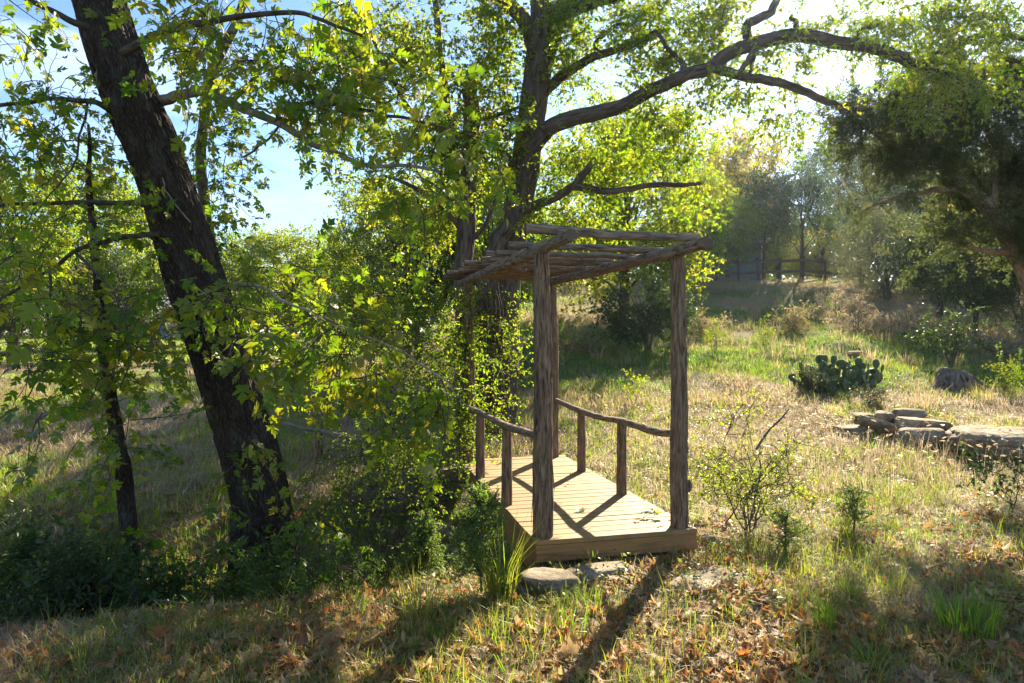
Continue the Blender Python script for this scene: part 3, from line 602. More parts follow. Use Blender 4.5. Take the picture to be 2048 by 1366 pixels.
    crown(rng, t, b0, sk2, [(480, 1110, 6.1, 120, 60, .3, 14), (620, 1070, 6.0, 60, 35, .3, 9), (490, 900, 6.05, 55, 90, .12, 7)], 'syc', [M['syc'], M['twig']], 'basal_leaves', light=False, r0=.006, mix=.7, droop=.2)
sycamore()
def slim(name, label, pts, rpx, blobs, bark, seed, kind='syc', mats=None, sc=.9, group=None):
    rng = RG(seed); b0 = P(*pts[0]); t = thing(name, b0, label, 'tree', group); mb = MB(); skel = [limb(mb, pts, rpx, 26, .04, seed, .004, .04, 0, (40, 8))]; mb.build('trunk', M[bark], t, b0)
    crown(rng, t, b0, skel, blobs, kind, mats or [M['syc'], M['twig']], sc=sc, light=False, r0=.01, mix=.8, droop=.2)
slim('young_tree', 'young slim tree with a dark lower trunk left of the leaning tree', [(262, 1180, 6.2), (262, 1080, 6.2), (250, 960, 6.2), (235, 880, 6.15), (222, 790, 6.1), (208, 700, 6.1), (198, 600, 6.1), (190, 490, 6.1), (180, 380, 6.1), (175, 250, 6.1)], [20, 16, 15, 13, 12, 10, 8, 6, 2.5], [(225, 890, 6.0, 60, 80, .3, 14), (210, 770, 6.0, 80, 70, .4, 14), (280, 640, 6.0, 90, 80, .4, 16), (150, 560, 6, 90, 80, .5, 18), (240, 450, 6, 80, 80, .5, 14), (160, 300, 6, 100, 90, .5, 22)], 'bark_syc', 230)
slim('young_tree', 'slim pale-barked tree rising just behind the leaning tree trunk', [(500, 1080, 7.5), (470, 800, 7.4), (440, 600, 7.4), (415, 460, 7.4), (403, 330, 7.4), (408, 220, 7.3), (425, 140, 7.2), (465, 60, 7.0), (490, -10, 7.0), (500, -150, 7.0)], [13, 12, 11, 10, 10, 9, 8, 6], [(445, 300, 7.3, 45, 100, .4, 26), (440, 410, 7.3, 50, 70, .4, 18), (430, 500, 7.2, 60, 40, .4, 10), (470, 90, 7.0, 110, 90, .5, 34), (380, 40, 7.0, 80, 60, .5, 14)], 'bark_thin', 240)
# ---- the two trunks behind the bridge
def elm():
    rng = RG(260); b0 = G(990, 11.4); t = thing('spreading_tree', b0, 'tall furrowed tree behind the footbridge with a long limb arching over the field', 'tree')
    mb = MB(); d = 11.3
    skel = [limb(mb, [(985, 925, 11.4), (992, 860, 11.4), (1003, 750, 11.4), (1010, 620, 11.4), (1019, 520, 11.4), (1034, 420, 11.3), (1050, 330, 11.3), (1061, 250, 11.2), (1074, 150, 11.2), (1082, 80, 11.2), (1082, 0, 11.2), (1078, -150, 11.2), (1070, -300, 11.2)], [46, 37, 31, 28, 26, 26, 27, 27, 27, 25, 20, 16, 12], 90, .03, 261, .022, .05, 0, (16, 2.2))]
    mb.build('trunk', M['bark_elm'], t, b0)
    L = [([(1076, 110, d), (1060, 72, d), (1040, 35, d), (995, -5, d), (940, -60, d)], [17, 15, 14, 12]), ([(1084, 120, d), (1098, 65, d), (1122, 20, d), (1165, 2, d), (1240, -14, d), (1330, -60, d)], [20, 21, 20, 17, 10]),
         ([(1040, 380, 11.3), (1056, 315, 11.15), (1088, 264, 11.0), (1140, 238, 10.8), (1230, 216, 10.6), (1340, 166, 10.3), (1430, 128, 10.2), (1500, 90, 10.2), (1590, 70, 10.2), (1680, 86, 10.2), (1760, 98, 10.3), (1830, 130, 10.5), (1860, 118, 10.6), (1910, 95, 10.7), (1980, 70, 10.8), (2090, 88, 10.9)], [18, 18, 16, 15, 14, 13, 13, 13.5, 13, 12, 11, 10, 8, 7, 6, 5]),
         ([(1420, 133, 10.2), (1490, 152, 10.0), (1560, 166, 9.9), (1620, 185, 9.9), (1660, 205, 9.9), (1692, 228, 9.9)], [10, 9, 8, 7, 6]),
         ([(1082, 190, 11.2), (1125, 150, 11.1), (1180, 115, 11), (1260, 88, 10.9), (1340, 55, 10.8)], [11, 10, 8, 5]),
         ([(1035, 425, 11.2), (1075, 410, 11), (1115, 388, 10.8), (1150, 375, 10.7), (1215, 386, 10.5), (1290, 370, 10.4), (1360, 367, 10.4), (1405, 366, 10.4)], [10, 9, 8, 7, 6, 5, 3]),
         ([(1148, 378, 10.7), (1168, 345, 10.6), (1192, 318, 10.5)], [8, 6]), ([(1030, 335, 11.2), (1020, 315, 11.1), (1000, 298, 11)], [9, 7]),
         ([(1500, 92, 10.2), (1500, 52, 10.2), (1528, 32, 10.2), (1552, 10, 10.2), (1560, -30, 10.2)], [9, 9, 8, 6]), ([(1592, 70, 10.2), (1592, 48, 10.2), (1580, 36, 10.2)], [6, 4]), ([(1508, 92, 10.2), (1496, 120, 10.1), (1480, 146, 10.0)], [6, 5]), ([(1512, 100, 10.1), (1506, 130, 10.0), (1496, 155, 10)], [4, 3]),
         ([(1705, 84, 10.2), (1720, 62, 10.2), (1760, 52, 10.2)], [4, 3]), ([(1372, 150, 10.3), (1368, 120, 10.3), (1335, 95, 10.3), (1310, 60, 10.3)], [6, 5, 3]), ([(1205, 108, 11), (1190, 85, 11), (1225, 55, 11), (1260, 45, 11)], [5, 4, 2]),
         ([(1830, 130, 10.5), (1850, 140, 10.5), (1900, 150, 10.5), (1960, 180, 10.5)], [7, 4, 2])]
    for i, (p, r) in enumerate(L): mb = MB(); skel.append(limb(mb, p, r, 26 if r[0] > 12 else 14, .05, 262 + i, .010 if r[0] > 12 else .004, .10, 0, (18, 3))); mb.build('limb', M['bark_elm'], t, b0)
    skel = [(a[::3], b[::3]) for a, b in skel]
    B = [(1180, 55, 11, 110, 75, .8, 80), (1330, 40, 10.7, 130, 70, .8, 100), (1440, 60, 10.4, 90, 70, .7, 50), (1300, 130, 10.6, 60, 40, .5, 22), (1330, 225, 10.5, 80, 50, .6, 44), (1450, 190, 10.2, 70, 45, .5, 26), (1560, 130, 10.2, 100, 50, .6, 22), (1680, 40, 10.2, 140, 50, .7, 26), (1800, 60, 10.3, 120, 80, .8, 74), (1950, 50, 10.5, 130, 90, .8, 96), (1900, 170, 10.5, 140, 60, .7, 66), (1590, 230, 10, 80, 40, .5, 20), (1130, 320, 11.2, 70, 60, .6, 40), (1220, 320, 10.8, 110, 50, .6, 56), (1330, 345, 10.5, 70, 45, .5, 34), (1390, 400, 10.5, 45, 40, .4, 18), (1160, 430, 10.8, 110, 30, .5, 34), (1000, 100, 11.4, 70, 100, .8, 46), (1290, -120, 10.6, 420, 80, 1.2, 60), (1120, 120, 11.1, 60, 70, .5, 20)]
    crown(rng, t, b0, skel, B, 'elm', [M['elm'], M['twig']], r0=.014, mix=.6, droop=.15, clump=.66, mult=1.45)
elm()
def elm2():
    rng = RG(290); b0 = G(930, 10.9); t = thing('broken_tree', b0, 'tree with a snapped splintered top and vine-wrapped trunk, left of the spreading tree', 'tree')
    mb = MB(); d = 10.9; skel = [limb(mb, [(926, 930, d), (930, 860, d), (929, 700, d), (926, 560, d), (931, 440, d), (938, 330, d), (942, 230, d), (940, 185, d)], [28, 21, 19, 18, 18, 16, 15, 13], 60, .035, 291, .016, .05, 0, (18, 2.4))]; mb.build('trunk', M['bark_elm'], t, b0)
    mb = MB(); limb(mb, [(941, 195, d), (944, 170, d), (947, 152, d)], [12, 10, 6], 20, .02, 292, .012, 0, 0, (30, 2)); mb.build('splintered_wood', M['timber'], t, b0)
    L = [([(934, 400, d), (905, 320, 11.1), (890, 200, 11.2), (880, 100, 11.2), (862, -60, 11.2)], [8, 8, 8, 7, 5]), ([(944, 240, d), (985, 232, d), (1040, 215, d)], [6, 3]), ([(905, 320, 11.1), (840, 250, 11.2), (780, 150, 11.2), (740, 60, 11.2)], [5, 4, 3]), ([(928, 470, d), (880, 410, d), (820, 370, d), (760, 350, d)], [6, 4, 2]), ([(928, 500, 11), (975, 440, 11), (1000, 380, 11)], [5, 3]),
         ([(1016, 452, 11.1), (992, 505, 10.95), (966, 580, 10.85), (958, 700, 10.8), (962, 890, 10.8)], [16, 17, 15, 12, 13])]
    for i, (p, r) in enumerate(L): mb = MB(); skel.append(limb(mb, p, r, 20, .06, 293 + i, .006, .08, 0, (20, 3))); mb.build('limb', M['bark_elm'], t, b0)
    skel = [(a[::3], b[::3]) for a, b in skel]
    B = [(938, 190, 10.6, 55, 70, .4, 34), (880, 60, 11, 140, 110, .9, 130), (770, 110, 11, 100, 90, .8, 80), (700, 180, 11.2, 80, 80, .7, 46), (860, 250, 11, 140, 80, .8, 100), (965, 330, 11, 70, 70, .6, 40), (890, 420, 11, 120, 60, .7, 76), (690, 60, 11.1, 50, 50, .5, 14), (800, 370, 11, 90, 50, .6, 40), (990, 230, 11, 60, 60, .5, 26), (930, -80, 11.2, 160, 60, .8, 30), (640, 250, 11.5, 40, 40, .5, 10)]
    crown(rng, t, b0, skel, B, 'elm', [M['elm'], M['twig']], r0=.014, mix=.6, droop=.15, rbias=.08, clump=.66, mult=1.5)
elm2()
def vine():
    rng = RG(300); b0 = G(960, 10.6); mb = MB()
    for k in range(46):
        px = rng.choice([930, 985, 1000, 955]) + rng.normal(0, 14); d = 10.55 + rng.uniform(-.1, .1); y0 = rng.uniform(560, 640); y1 = rng.uniform(760, 900); n = 6
        limb(mb, [(px + rng.normal(0, 5) + i * rng.normal(0, 1.5), y0 + (y1 - y0) * i / (n - 1), d) for i in range(n)], [1.4, .8], 5, .12, k, 0, .05, 1)
    for b in ((990, 700, 10.6, 60, 130, .25, 60), (930, 690, 10.5, 50, 150, .25, 70), (960, 840, 10.3, 90, 60, .3, 50), (936, 690, 8.6, 30, 140, .14, 80), (945, 860, 8.4, 45, 70, .2, 34), (1020, 640, 10.7, 40, 60, .2, 16)):
        p = pblob(rng, b[:6], b[6]); place_sprays(mb, 'tiny', p, nrm(rng.normal(size=p.shape) + [0, -.5, -.3]), rng, 1.3)
    tag(mb.build('climbing_vine', [M['elm'], M['twig']]), 'leafy vine with hanging stems covering the trunks behind the far end of the footbridge', 'vine')
vine()
# ---- juniper
def juniper():
    rng = RG(320); d = 12.3; b0 = G(2090, d); t = thing('juniper_tree', b0, 'dark feathery juniper leaning in from the right edge of the field', 'tree'); mb = MB()
    skel = [limb(mb, [(2130, 900, d), (2090, 640, d), (2030, 500, d), (1985, 425, d), (1930, 375, d), (1875, 318, d), (1830, 250, d), (1805, 200, d)], [26, 24, 18, 15, 12, 9, 6, 4], 40, .05, 321, .012, .08, 0, (16, 2))]; mb.build('trunk', M['cedar_dark'], t, b0)
    L = [([(1985, 425, d), (1990, 330, d), (1975, 240, d), (1960, 170, d)], [9, 6, 3]), ([(1930, 375, d), (1860, 380, 12), (1780, 400, 11.8), (1720, 420, 11.7)], [7, 5, 2]), ([(1875, 318, d), (1800, 300, 12), (1745, 260, 11.8), (1710, 225, 11.8)], [6, 4, 2]), ([(2030, 500, d), (1960, 500, 12), (1890, 480, 12)], [8, 5, 3]), ([(2060, 560, d), (2060, 400, d), (2050, 300, d)], [9, 5]), ([(1830, 250, d), (1770, 210, 12), (1760, 180, 12)], [4, 2]), ([(1905, 350, d), (1900, 270, d), (1890, 200, d)], [5, 3])]
    for i, (p, r) in enumerate(L): mb = MB(); skel.append(limb(mb, p, r, 14, .07, 322 + i, .004, .12)); mb.build('limb', M['cedar_dark'], t, b0)
    B = [(1770, 260, 12, 95, 70, .8, 80), (1800, 350, 12, 110, 70, .9, 110), (1910, 260, 12.3, 110, 90, .9, 120), (1980, 360, 12.3, 110, 90, .9, 130), (2040, 210, 12.3, 100, 110, .9, 110), (1770, 420, 11.8, 110, 55, .8, 90), (1900, 440, 12, 100, 60, .8, 80), (2040, 470, 12.3, 80, 80, .8, 90), (1860, 180, 12.2, 90, 50, .6, 40), (1735, 225, 11.8, 60, 50, .5, 44), (1715, 260, 11.8, 45, 40, .5, 22), (1950, 140, 12.3, 100, 60, .6, 56), (1860, 520, 12, 80, 40, .6, 30), (2070, 330, 12.3, 60, 120, .8, 90)]
    crown(rng, t, b0, skel, B, 'juni', [M['juni'], M['twig']], r0=.014, mix=.8, droop=-.1, sc=1.05, clump=.95, mult=1.75)
juniper()
# ---- trees further away: one of each kind, then copies
def proto(kind, mat, bark, seed, h=8.0, w=3.2, low=.18, ns=420, sp='far', nst=1, sc=1.0, clump=.7):
    rng = RG(seed); t = bpy.data.objects.new('background_tree', None); C.objects.link(t); mb = MB(); skel = []
    for s in range(nst):
        a = rng.uniform(0, 6.28); ln = (.0 if nst == 1 else .22) * h; top = np.array([math.cos(a) * ln, math.sin(a) * ln, h * .66])
        skel.append(tube(mb, [np.array([0, 0, -.3]) + rng.normal(0, .06, 3) * (nst > 1), top * [.25, .25, .35], top * [.6, .6, .7], top], np.array([.22, .17, .12, .05]) * (h / 8) * (1 if nst == 1 else .5), 12, .2, 0, seed + s, .25))
    trunk = mb.build('trunk', M[bark], t)
    mb2 = MB(); bl = []
    for k in range(13):
        a = k * 2.4 + rng.uniform(-.4, .4); zz = h * (low + (1 - low) * ((k + .7) / 13.)); rad = w * math.sqrt(max(.05, 1 - ((zz / h - .55) / .55) ** 2)) * rng.uniform(.45, .75)
        c = np.array([math.cos(a) * rad, math.sin(a) * rad, min(zz, h * .9)]); s = skel[k % nst]; q = s[0][int(len(s[0]) * np.clip(zz / h * .85, .2, .95))]
        lb = tube(mb2, [q, (q + c) / 2 + [0, 0, .25], c], [.06, .04, .015], 6, .25, 0, seed + 30 + k, .3); skel.append(lb); r = w * rng.uniform(.34, .5)
        bl.append((*c, r, r, r * .72, int(ns / 13)))
    mb2.build('limb', M[bark], t); crown(rng, t, None, [(a[::2], b[::2]) for a, b in skel], bl, sp, [M[mat], M['twig']], r0=.03, light=False, pix=False, sc=sc, clump=clump, maxlen=4, mix=.6, droop=.15); t['h'] = h; t['w'] = w; return t
PR = {'bright': proto('bright', 'bright', 'bark_elm', 401, ns=1150), 'yellow': proto('yellow', 'yellow', 'bark_elm', 402, ns=640, clump=.95), 'mid': proto('mid', 'elm', 'bark_elm', 403, ns=720, low=.34, clump=.85), 'dark': proto('dark', 'dark', 'bark_elm', 404, ns=820, low=.36, clump=.85), 'open': proto('open', 'dark', 'bark_elm', 406, ns=700, low=.36, clump=.95), 'grey': proto('grey', 'grey', 'bark_thin', 405, 6.0, 2.8, .1, 700, 'farfine', 5, clump=.85)}
BG = [(1250, 25, 205, 400, 'bright', 'broad bright yellow-green tree behind the pole roof of the footbridge'),
      (1478, 44, 235, 215, 'yellow', 'yellowing round-topped tree standing above the board fence'),
      (1425, 47, 320, 190, 'dark', 'dark tree between the yellow tree and the footbridge roof'),
      (1528, 38.2, 330, 120, 'open', 'tree with a straight trunk rising at the board fence, nearer the blue-grey house'),
      (1603, 37.6, 320, 130, 'open', 'fork-trunked tree rising through the middle of the board fence'),
      (1495, 47, 395, 170, 'dark', 'rounded dark green tree behind the blue-grey house'),
      (1455, 37.4, 395, 180, 'mid', 'leafy tree overhanging the roof of the blue-grey house'),
      (1800, 37, 330, 150, 'open', 'tall thin-crowned tree right of the board fence'),
      (1775, 28, 410, 200, 'grey', 'many-stemmed grey shrub tree on the brown slope under the juniper'),
      (1880, 36, 360, 200, 'open', 'open-crowned tree behind the many-stemmed grey shrub tree'),
      (1975, 31, 380, 220, 'yellow', 'small golden-leaved tree seen below the juniper branches'),
      (2060, 22, 400, 200, 'dark', 'dark green tree at the right edge below the juniper'),
      (1722, 34, 440, 120, 'grey', 'grey-green brush at the end of the board fence, beside the many-stemmed shrub tree'),
      (1885, 29, 450, 150, 'grey', 'grey brushy tree just right of the many-stemmed shrub tree'),
      (1950, 21, 480, 190, 'dark', 'low dark green bush tree on the slope behind the tree stump'),
      (2045, 21, 500, 170, 'grey', 'pale grey-green bush tree at the right edge above the rocks'),
      (1800, 56, 340, 190, 'open', 'tall green tree far behind the grey-green brush'),
      (1960, 46, 360, 230, 'mid', 'tall green tree far behind the juniper'),
      (1455, 63, 325, 220, 'dark', 'dark tree in the far row behind the house roof'),
      (1700, 64, 265, 220, 'dark', 'dark tree in the far row behind the end of the board fence'),
      (1830, 62, 225, 260, 'dark', 'dark tree in the far row left of the juniper trunk'),
      (1985, 60, 330, 260, 'dark', 'dark tree in the far row at the right edge'),
      (1880, 24, 420, 230, 'dark', 'dark tree standing in front of the open-crowned tree under the juniper'),
      (985, 16.5, 300, 230, 'mid', 'leafy tree directly behind the two furrowed trunks'),
      (1645, 45, 455, 200, 'yellow', 'sunlit yellow tree beyond the end of the board fence'),
      (1555, 46, 465, 190, 'bright', 'sunlit yellow-green tree glowing beyond the middle of the board fence'),
      (1385, 33, 330, 170, 'bright', 'yellow-green tree at the near end of the board fence'),
      (30, 25, 330, 300, 'mid', 'tall green tree at the left edge behind the sycamore leaves'),
      (205, 33, 330, 280, 'mid', 'green tree between the left edge and the leaning trunk'),
      (310, 40, 370, 220, 'yellow', 'brownish-yellow tree seen just left of the leaning trunk'),
      (110, 36, 440, 220, 'dark', 'dark evergreen mass beyond the lawn at the left'),
      (-110, 30, 350, 300, 'dark', 'dark tree cut off by the left edge'),
      (240, 27, 500, 170, 'dark', 'low dark bush tree between the young slim tree and the leaning trunk'),
      (20, 22, 520, 170, 'dark', 'low dark bush tree at the left edge of the lawn'),
      (470, 46, 470, 220, 'mid', 'low rounded tree beyond the lawn, right of the leaning trunk'),
      (585, 40, 455, 240, 'bright', 'light green tree under the open patch of sky'),
      (750, 20, 360, 210, 'bright', 'leafy bright green tree at the right end of the open patch of sky'),
      (835, 17, 400, 250, 'dark', 'dense dark green tree left of the two furrowed trunks'),
      (770, 33, 470, 300, 'mid', 'green tree filling the gap behind the dense dark tree'),
      (960, 30, 330, 300, 'mid', 'green tree seen between the two furrowed trunks'),
      (1130, 36, 480, 260, 'grey', 'grey-green tree on the skyline seen under the pole roof'),
      (1300, 40, 440, 220, 'dark', 'dark tree on the skyline seen through the pole roof')]
_used = set(); _base = {k: (o['h'], o['w']) for k, o in PR.items()}
for o in PR.values(): del o['h'], o['w']
_rb = RG(450)
for px, d, top, wpx, kind, lab in BG:
    b = G(px, d); hh = (HY - top) / F * d + CZ - b[2]; ww = wpx / F * d / 2
    o = PR[kind] if kind not in _used else copy_tree(PR[kind]); _used.add(kind)
    h0, w0 = _base[kind]; o.location = b; o.rotation_euler = (0, 0, _rb.uniform(0, 6.28)); sz = hh / (h0 * 1.04); s = float(np.clip(ww / (w0 * 1.15), .72 * sz, 1.5 * sz)); o.scale = (s, s, sz)
    tag(o, lab, 'tree', 'trees around the field')
# ---- far wood closing the view
def far_wood():
    rng = RG(460); mb = MB(); n = 4200; px = rng.uniform(-700, 2700, n); d = rng.uniform(66, 95, n); x = (px - CX) / F * d; z0 = H(x, d)
    top = 5.5 + 3.5 * fbm(np.stack([x * .12, d * .1], -1), 8) ; z = z0 + rng.uniform(.02, 1, n) ** .8 * top
    pos = np.stack([x, d, z], -1); place_sprays(mb, 'wood', pos, nrm(rng.normal(size=(n, 3)) + [0, -.3, .1]), rng, 1.2)
    for k in range(110):
        px = rng.uniform(-500, 2500); dd = rng.uniform(64, 90); b = G(px, dd); tube(mb, [b, b + [rng.normal(0, .4), 0, 5]], [.2, .1], 6, 1.5, 1, k)
    tag(mb.build('woods', [M['dark'], M['bark_elm']]), 'distant wood closing the view behind the field', kind='stuff')
far_wood()
# ================================================================== shrubs and single plants
def shrub(name, label, cat, base, stems, spread, height, blobs, kind, mats, seed, sc=1.0, r=.012, bark='twig', group=None, droop=0., clump=.6, pix=True, crook=.12, light=False, maxlen=1.2, rbias=0., mix=.6, nm=('stem', 'foliage')):
    rng = RG(seed); t = thing(name, base, label, cat, group); mb = MB(); skel = []
    for k in range(stems):
        a = rng.uniform(0, 6.28); s = rng.uniform(.3, 1) * spread; tp = np.array(base) + [math.cos(a) * s, math.sin(a) * s * .7, height * rng.uniform(.6, 1)]
        m1 = np.array(base) + (tp - base) * [.25, .25, .45] + rng.normal(0, crook * .4, 3); m2 = np.array(base) + (tp - base) * [.6, .6, .75] + rng.normal(0, crook * .5, 3)
        skel.append(tube(mb, [np.array(base) + [rng.normal(0, .015), rng.normal(0, .015), -.05], m1, m2, tp], [r, r * .8, r * .55, r * .3], 7, .05, 0, seed + k, crook * .5))
    mb.build(nm[0], M[bark], t, base)
    crown(rng, t, base, skel, blobs, kind, mats, nm[1], sc, r * .6, light=light, maxlen=maxlen, mix=mix, droop=droop, clump=clump, pix=pix, rbias=rbias); return t
FOL = lambda k: [M[k], M['twig']]
shrub('small_tree', 'small crooked tree with fine leaves hanging over the railing left of the footbridge', 'tree', G(765, 8.5), 3, .35, 1.5, [(700, 640, 8.6, 140, 60, .6, 95), (830, 640, 8.8, 80, 80, .6, 60), (640, 710, 8.5, 90, 60, .5, 40), (770, 790, 8.4, 110, 70, .5, 70), (860, 880, 8.2, 80, 60, .5, 44), (740, 560, 9, 120, 60, .6, 60), (860, 720, 8.6, 60, 70, .4, 36)], 'tiny', FOL('elm'), 501, 1.5, .03, 'bark_thin', None, .3, crook=.2, maxlen=2)
shrub('arching_shrub', 'arching shrub with tiny leaves in the ditch beside the shaded side of the footbridge', 'shrub', G(765, 6.5), 9, .6, 1.0, [(760, 950, 6.7, 130, 90, .5, 52), (840, 1000, 6.6, 70, 80, .4, 22), (650, 980, 6.8, 90, 70, .4, 18), (720, 880, 6.9, 90, 60, .4, 30)], 'tiny', FOL('elm'), 502, 1.1, .008, droop=.3)
U = [(110, 5.35, 'dark leafy undergrowth shrub in deep shade at the lower left corner', 200, 90, 230, 90, 'dark'), (300, 5.7, 'low leafy shrub in shade at the foot of the young slim tree', 110, 60, 90, 60, 'under'), (590, 5.5, 'feathery low green shrub right of the foot of the leaning tree', 130, 60, 64, 60, 'under'), (690, 5.2, 'low green shrub between the leaning tree and the cedar seedling', 90, 45, 40, 50, 'under'), (20, 6.2, 'shaded bush at the left edge behind the dark undergrowth', 110, 90, 80, 60, 'dark'), (430, 5.5, 'small shaded plant in front of the foot of the leaning tree', 80, 40, 50, 40, 'under')]  # darker leaf colour on the corner and edge shrubs stands in for deep shade
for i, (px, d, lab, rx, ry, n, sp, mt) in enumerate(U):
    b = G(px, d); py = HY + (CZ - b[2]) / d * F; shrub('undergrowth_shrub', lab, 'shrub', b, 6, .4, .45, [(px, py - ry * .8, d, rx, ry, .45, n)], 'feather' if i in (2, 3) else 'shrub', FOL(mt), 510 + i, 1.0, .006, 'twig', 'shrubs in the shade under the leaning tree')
def seedling(px, d, h, w, label, seed, mat='seed', n=150):
    rng = RG(seed); b = G(px, d); t = thing('cedar_seedling', b, label, 'sapling', 'cedar seedlings'); mb = MB(); top = b + [rng.normal(0, .02), 0, h]
    sk = tube(mb, [b - [0, 0, .03], (b + top) / 2 + [rng.normal(0, .012), 0, 0], top], [.010, .007, .002], 7, .03, 0, seed); mb.build('stem', M['bark_thin'], t, b)
    u = rng.uniform(.14, 1, n) ** .85; a = rng.uniform(0, 6.28, n); rr = w * (1 - u * .86) * np.sqrt(rng.uniform(0, 1, n)) * (.6 + .8 * vn(np.stack([u * 6, a * 1.2], -1), seed))
    org = b + np.stack([np.cos(a) * rr, np.sin(a) * rr, u * h + rr * .3], -1); mb = MB(); pos, dr = grow(mb, [sk], org, rng, .004, .0012, maxlen=.6, arch=.05)
    place_sprays(mb, 'seedl', pos, nrm(dr + np.array([0, 0, .4]) + rng.normal(0, .25, dr.shape)), rng, 1.0); mb.build('foliage', FOL(mat), t, b)
seedling(962, 4.9, .70, .20, 'feathery green cedar seedling growing against the shaded side of the footbridge', 530, n=190)
seedling(846, 5.9, .48, .15, 'shaded cedar seedling in the ditch, behind the brighter seedling', 531)
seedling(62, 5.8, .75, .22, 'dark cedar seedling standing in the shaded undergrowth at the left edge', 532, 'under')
seedling(1570, 5.7, .34, .12, 'small wispy cedar seedling just right of the thorny bush stem', 533, n=40)
seedling(1706, 6.2, .40, .13, 'wispy cedar seedling in the sunlit grass between the thorny bush and the dark-leaved sprig', 534, n=46)
tb = G(1494, 6.35); py = HY + (CZ - tb[2]) / 6.35 * F
tt = shrub('thorny_bush', 'open thorny bush with tiny yellow-green leaves just right of the footbridge post', 'shrub', tb, 9, .36, .95, [(1490, py - 150, 6.35, 100, 95, .36, 80), (1430, py - 110, 6.35, 50, 50, .3, 26), (1560, py - 120, 6.3, 45, 45, .3, 22), (1460, py - 220, 6.3, 50, 30, .25, 14)], 'thorn', FOL('thorn'), 540, 1.1, .0085, 'bark_thin', crook=.28, clump=.9)
mb = MB(); limb(mb, [(1512, py - 170, 6.3), (1535, py - 205, 6.3), (1562, py - 232, 6.3), (1578, py - 252, 6.3)], [2.6, 1.2], 7, .04, 3); mb.build('shoot', M['bark_thin'], tt, tb)
b = G(1295, 19.2); shrub('hill_bush', 'dark green bush on the grassy slope framed by the footbridge posts', 'shrub', b, 7, .8, 1.8, [(1295, 610, 19.2, 80, 55, 1.0, 150), (1250, 640, 19.2, 50, 35, .8, 50), (1340, 640, 19.2, 50, 40, .8, 50)], 'far', FOL('dark'), 541, .6, .04, 'bark_thin', maxlen=2)
b = G(1900, 16.8); shrub('hill_bush', 'thin twiggy bush on the slope behind the tree stump', 'shrub', b, 10, .8, 1.5, [(1900, 665, 16.8, 60, 45, .7, 60)], 'shrub', FOL('dark'), 542, 1.2, .02, 'bark_thin', maxlen=2)
b = G(1268, 13.2); shrub('sapling', 'small bright yellow-green sapling standing alone in the grass beyond the railing', 'sapling', b, 1, .05, .55, [(1268, 768, 13.2, 12, 22, .12, 14)], 'shrub', FOL('bright'), 543, .7, .007, maxlen=.6)
b = G(2020, 7.2); py = HY + (CZ - b[2]) / 7.2 * F; shrub('dark_sprig', 'sprig with dark oval leaves in the dry grass at the right edge', 'plant', b, 4, .2, .45, [(2015, py - 75, 7.2, 45, 38, .2, 16)], 'shrub', FOL('dark'), 544, .9, .006)
for i, (px, d, h, lab) in enumerate(((2010, 14.2, .6, 'upright green weed right of the tree stump at the right edge'), (1740, 13.0, .4, 'pale weed standing in front of the cactus clump'), (1622, 14.2, .4, 'pale bushy weed at the left end of the cactus clump'), (1430, 18.5, .7, 'green bushy weed on the slope left of the cactus'), (1530, 20, .8, 'brownish weed clump uphill from the cactus on the slope'))):
    b = G(px, d); py = HY + (CZ - b[2]) / d * F; hp = h / d * F; shrub('weed', lab, 'plant', b, 6, .18, h, [(px, py - hp * .6, d, hp * .42, hp * .45, h * .4, 34)], 'feather', FOL('grey' if i in (1, 2) else 'elm'), 550 + i, 1.3, .006, 'twig', 'weeds standing in the field')
for i, (px, d, h, w, lab) in enumerate(((1675, 26, 1.0, .9, 'tall brown dry brush catching the sun below the end of the fence'), (1712, 22.5, .8, .9, 'dry brown brush on the slope directly above the cactus'), (1835, 20.5, .8, 1.1, 'dry brown brush under the many-stemmed shrub tree'), (1985, 18.2, .7, 1.0, 'dry brown brush near the right edge above the stump'), (1585, 22.5, .6, .8, 'low faded brush in the middle of the slope below the fence'), (1400, 22, .7, .9, 'low green-brown brush on the slope just right of the right front post'), (1180, 18.5, .5, 1.0, 'faded brush on the shaded slope between the bridge posts'))):
    b = G(px, d); py = HY + (CZ - b[2]) / d * F; hp = h / d * F; wp = w / d * F; shrub('dry_brush', lab, 'shrub', b, 9, w * .8, h, [(px, py - hp * .5, d, wp * .9, hp * .5, w * .7, 70)], 'feather', FOL('hillg' if i > 3 else 'straw'), 570 + i, 2.2, .010, 'twig', 'dry brush on the slope', rbias=.2)
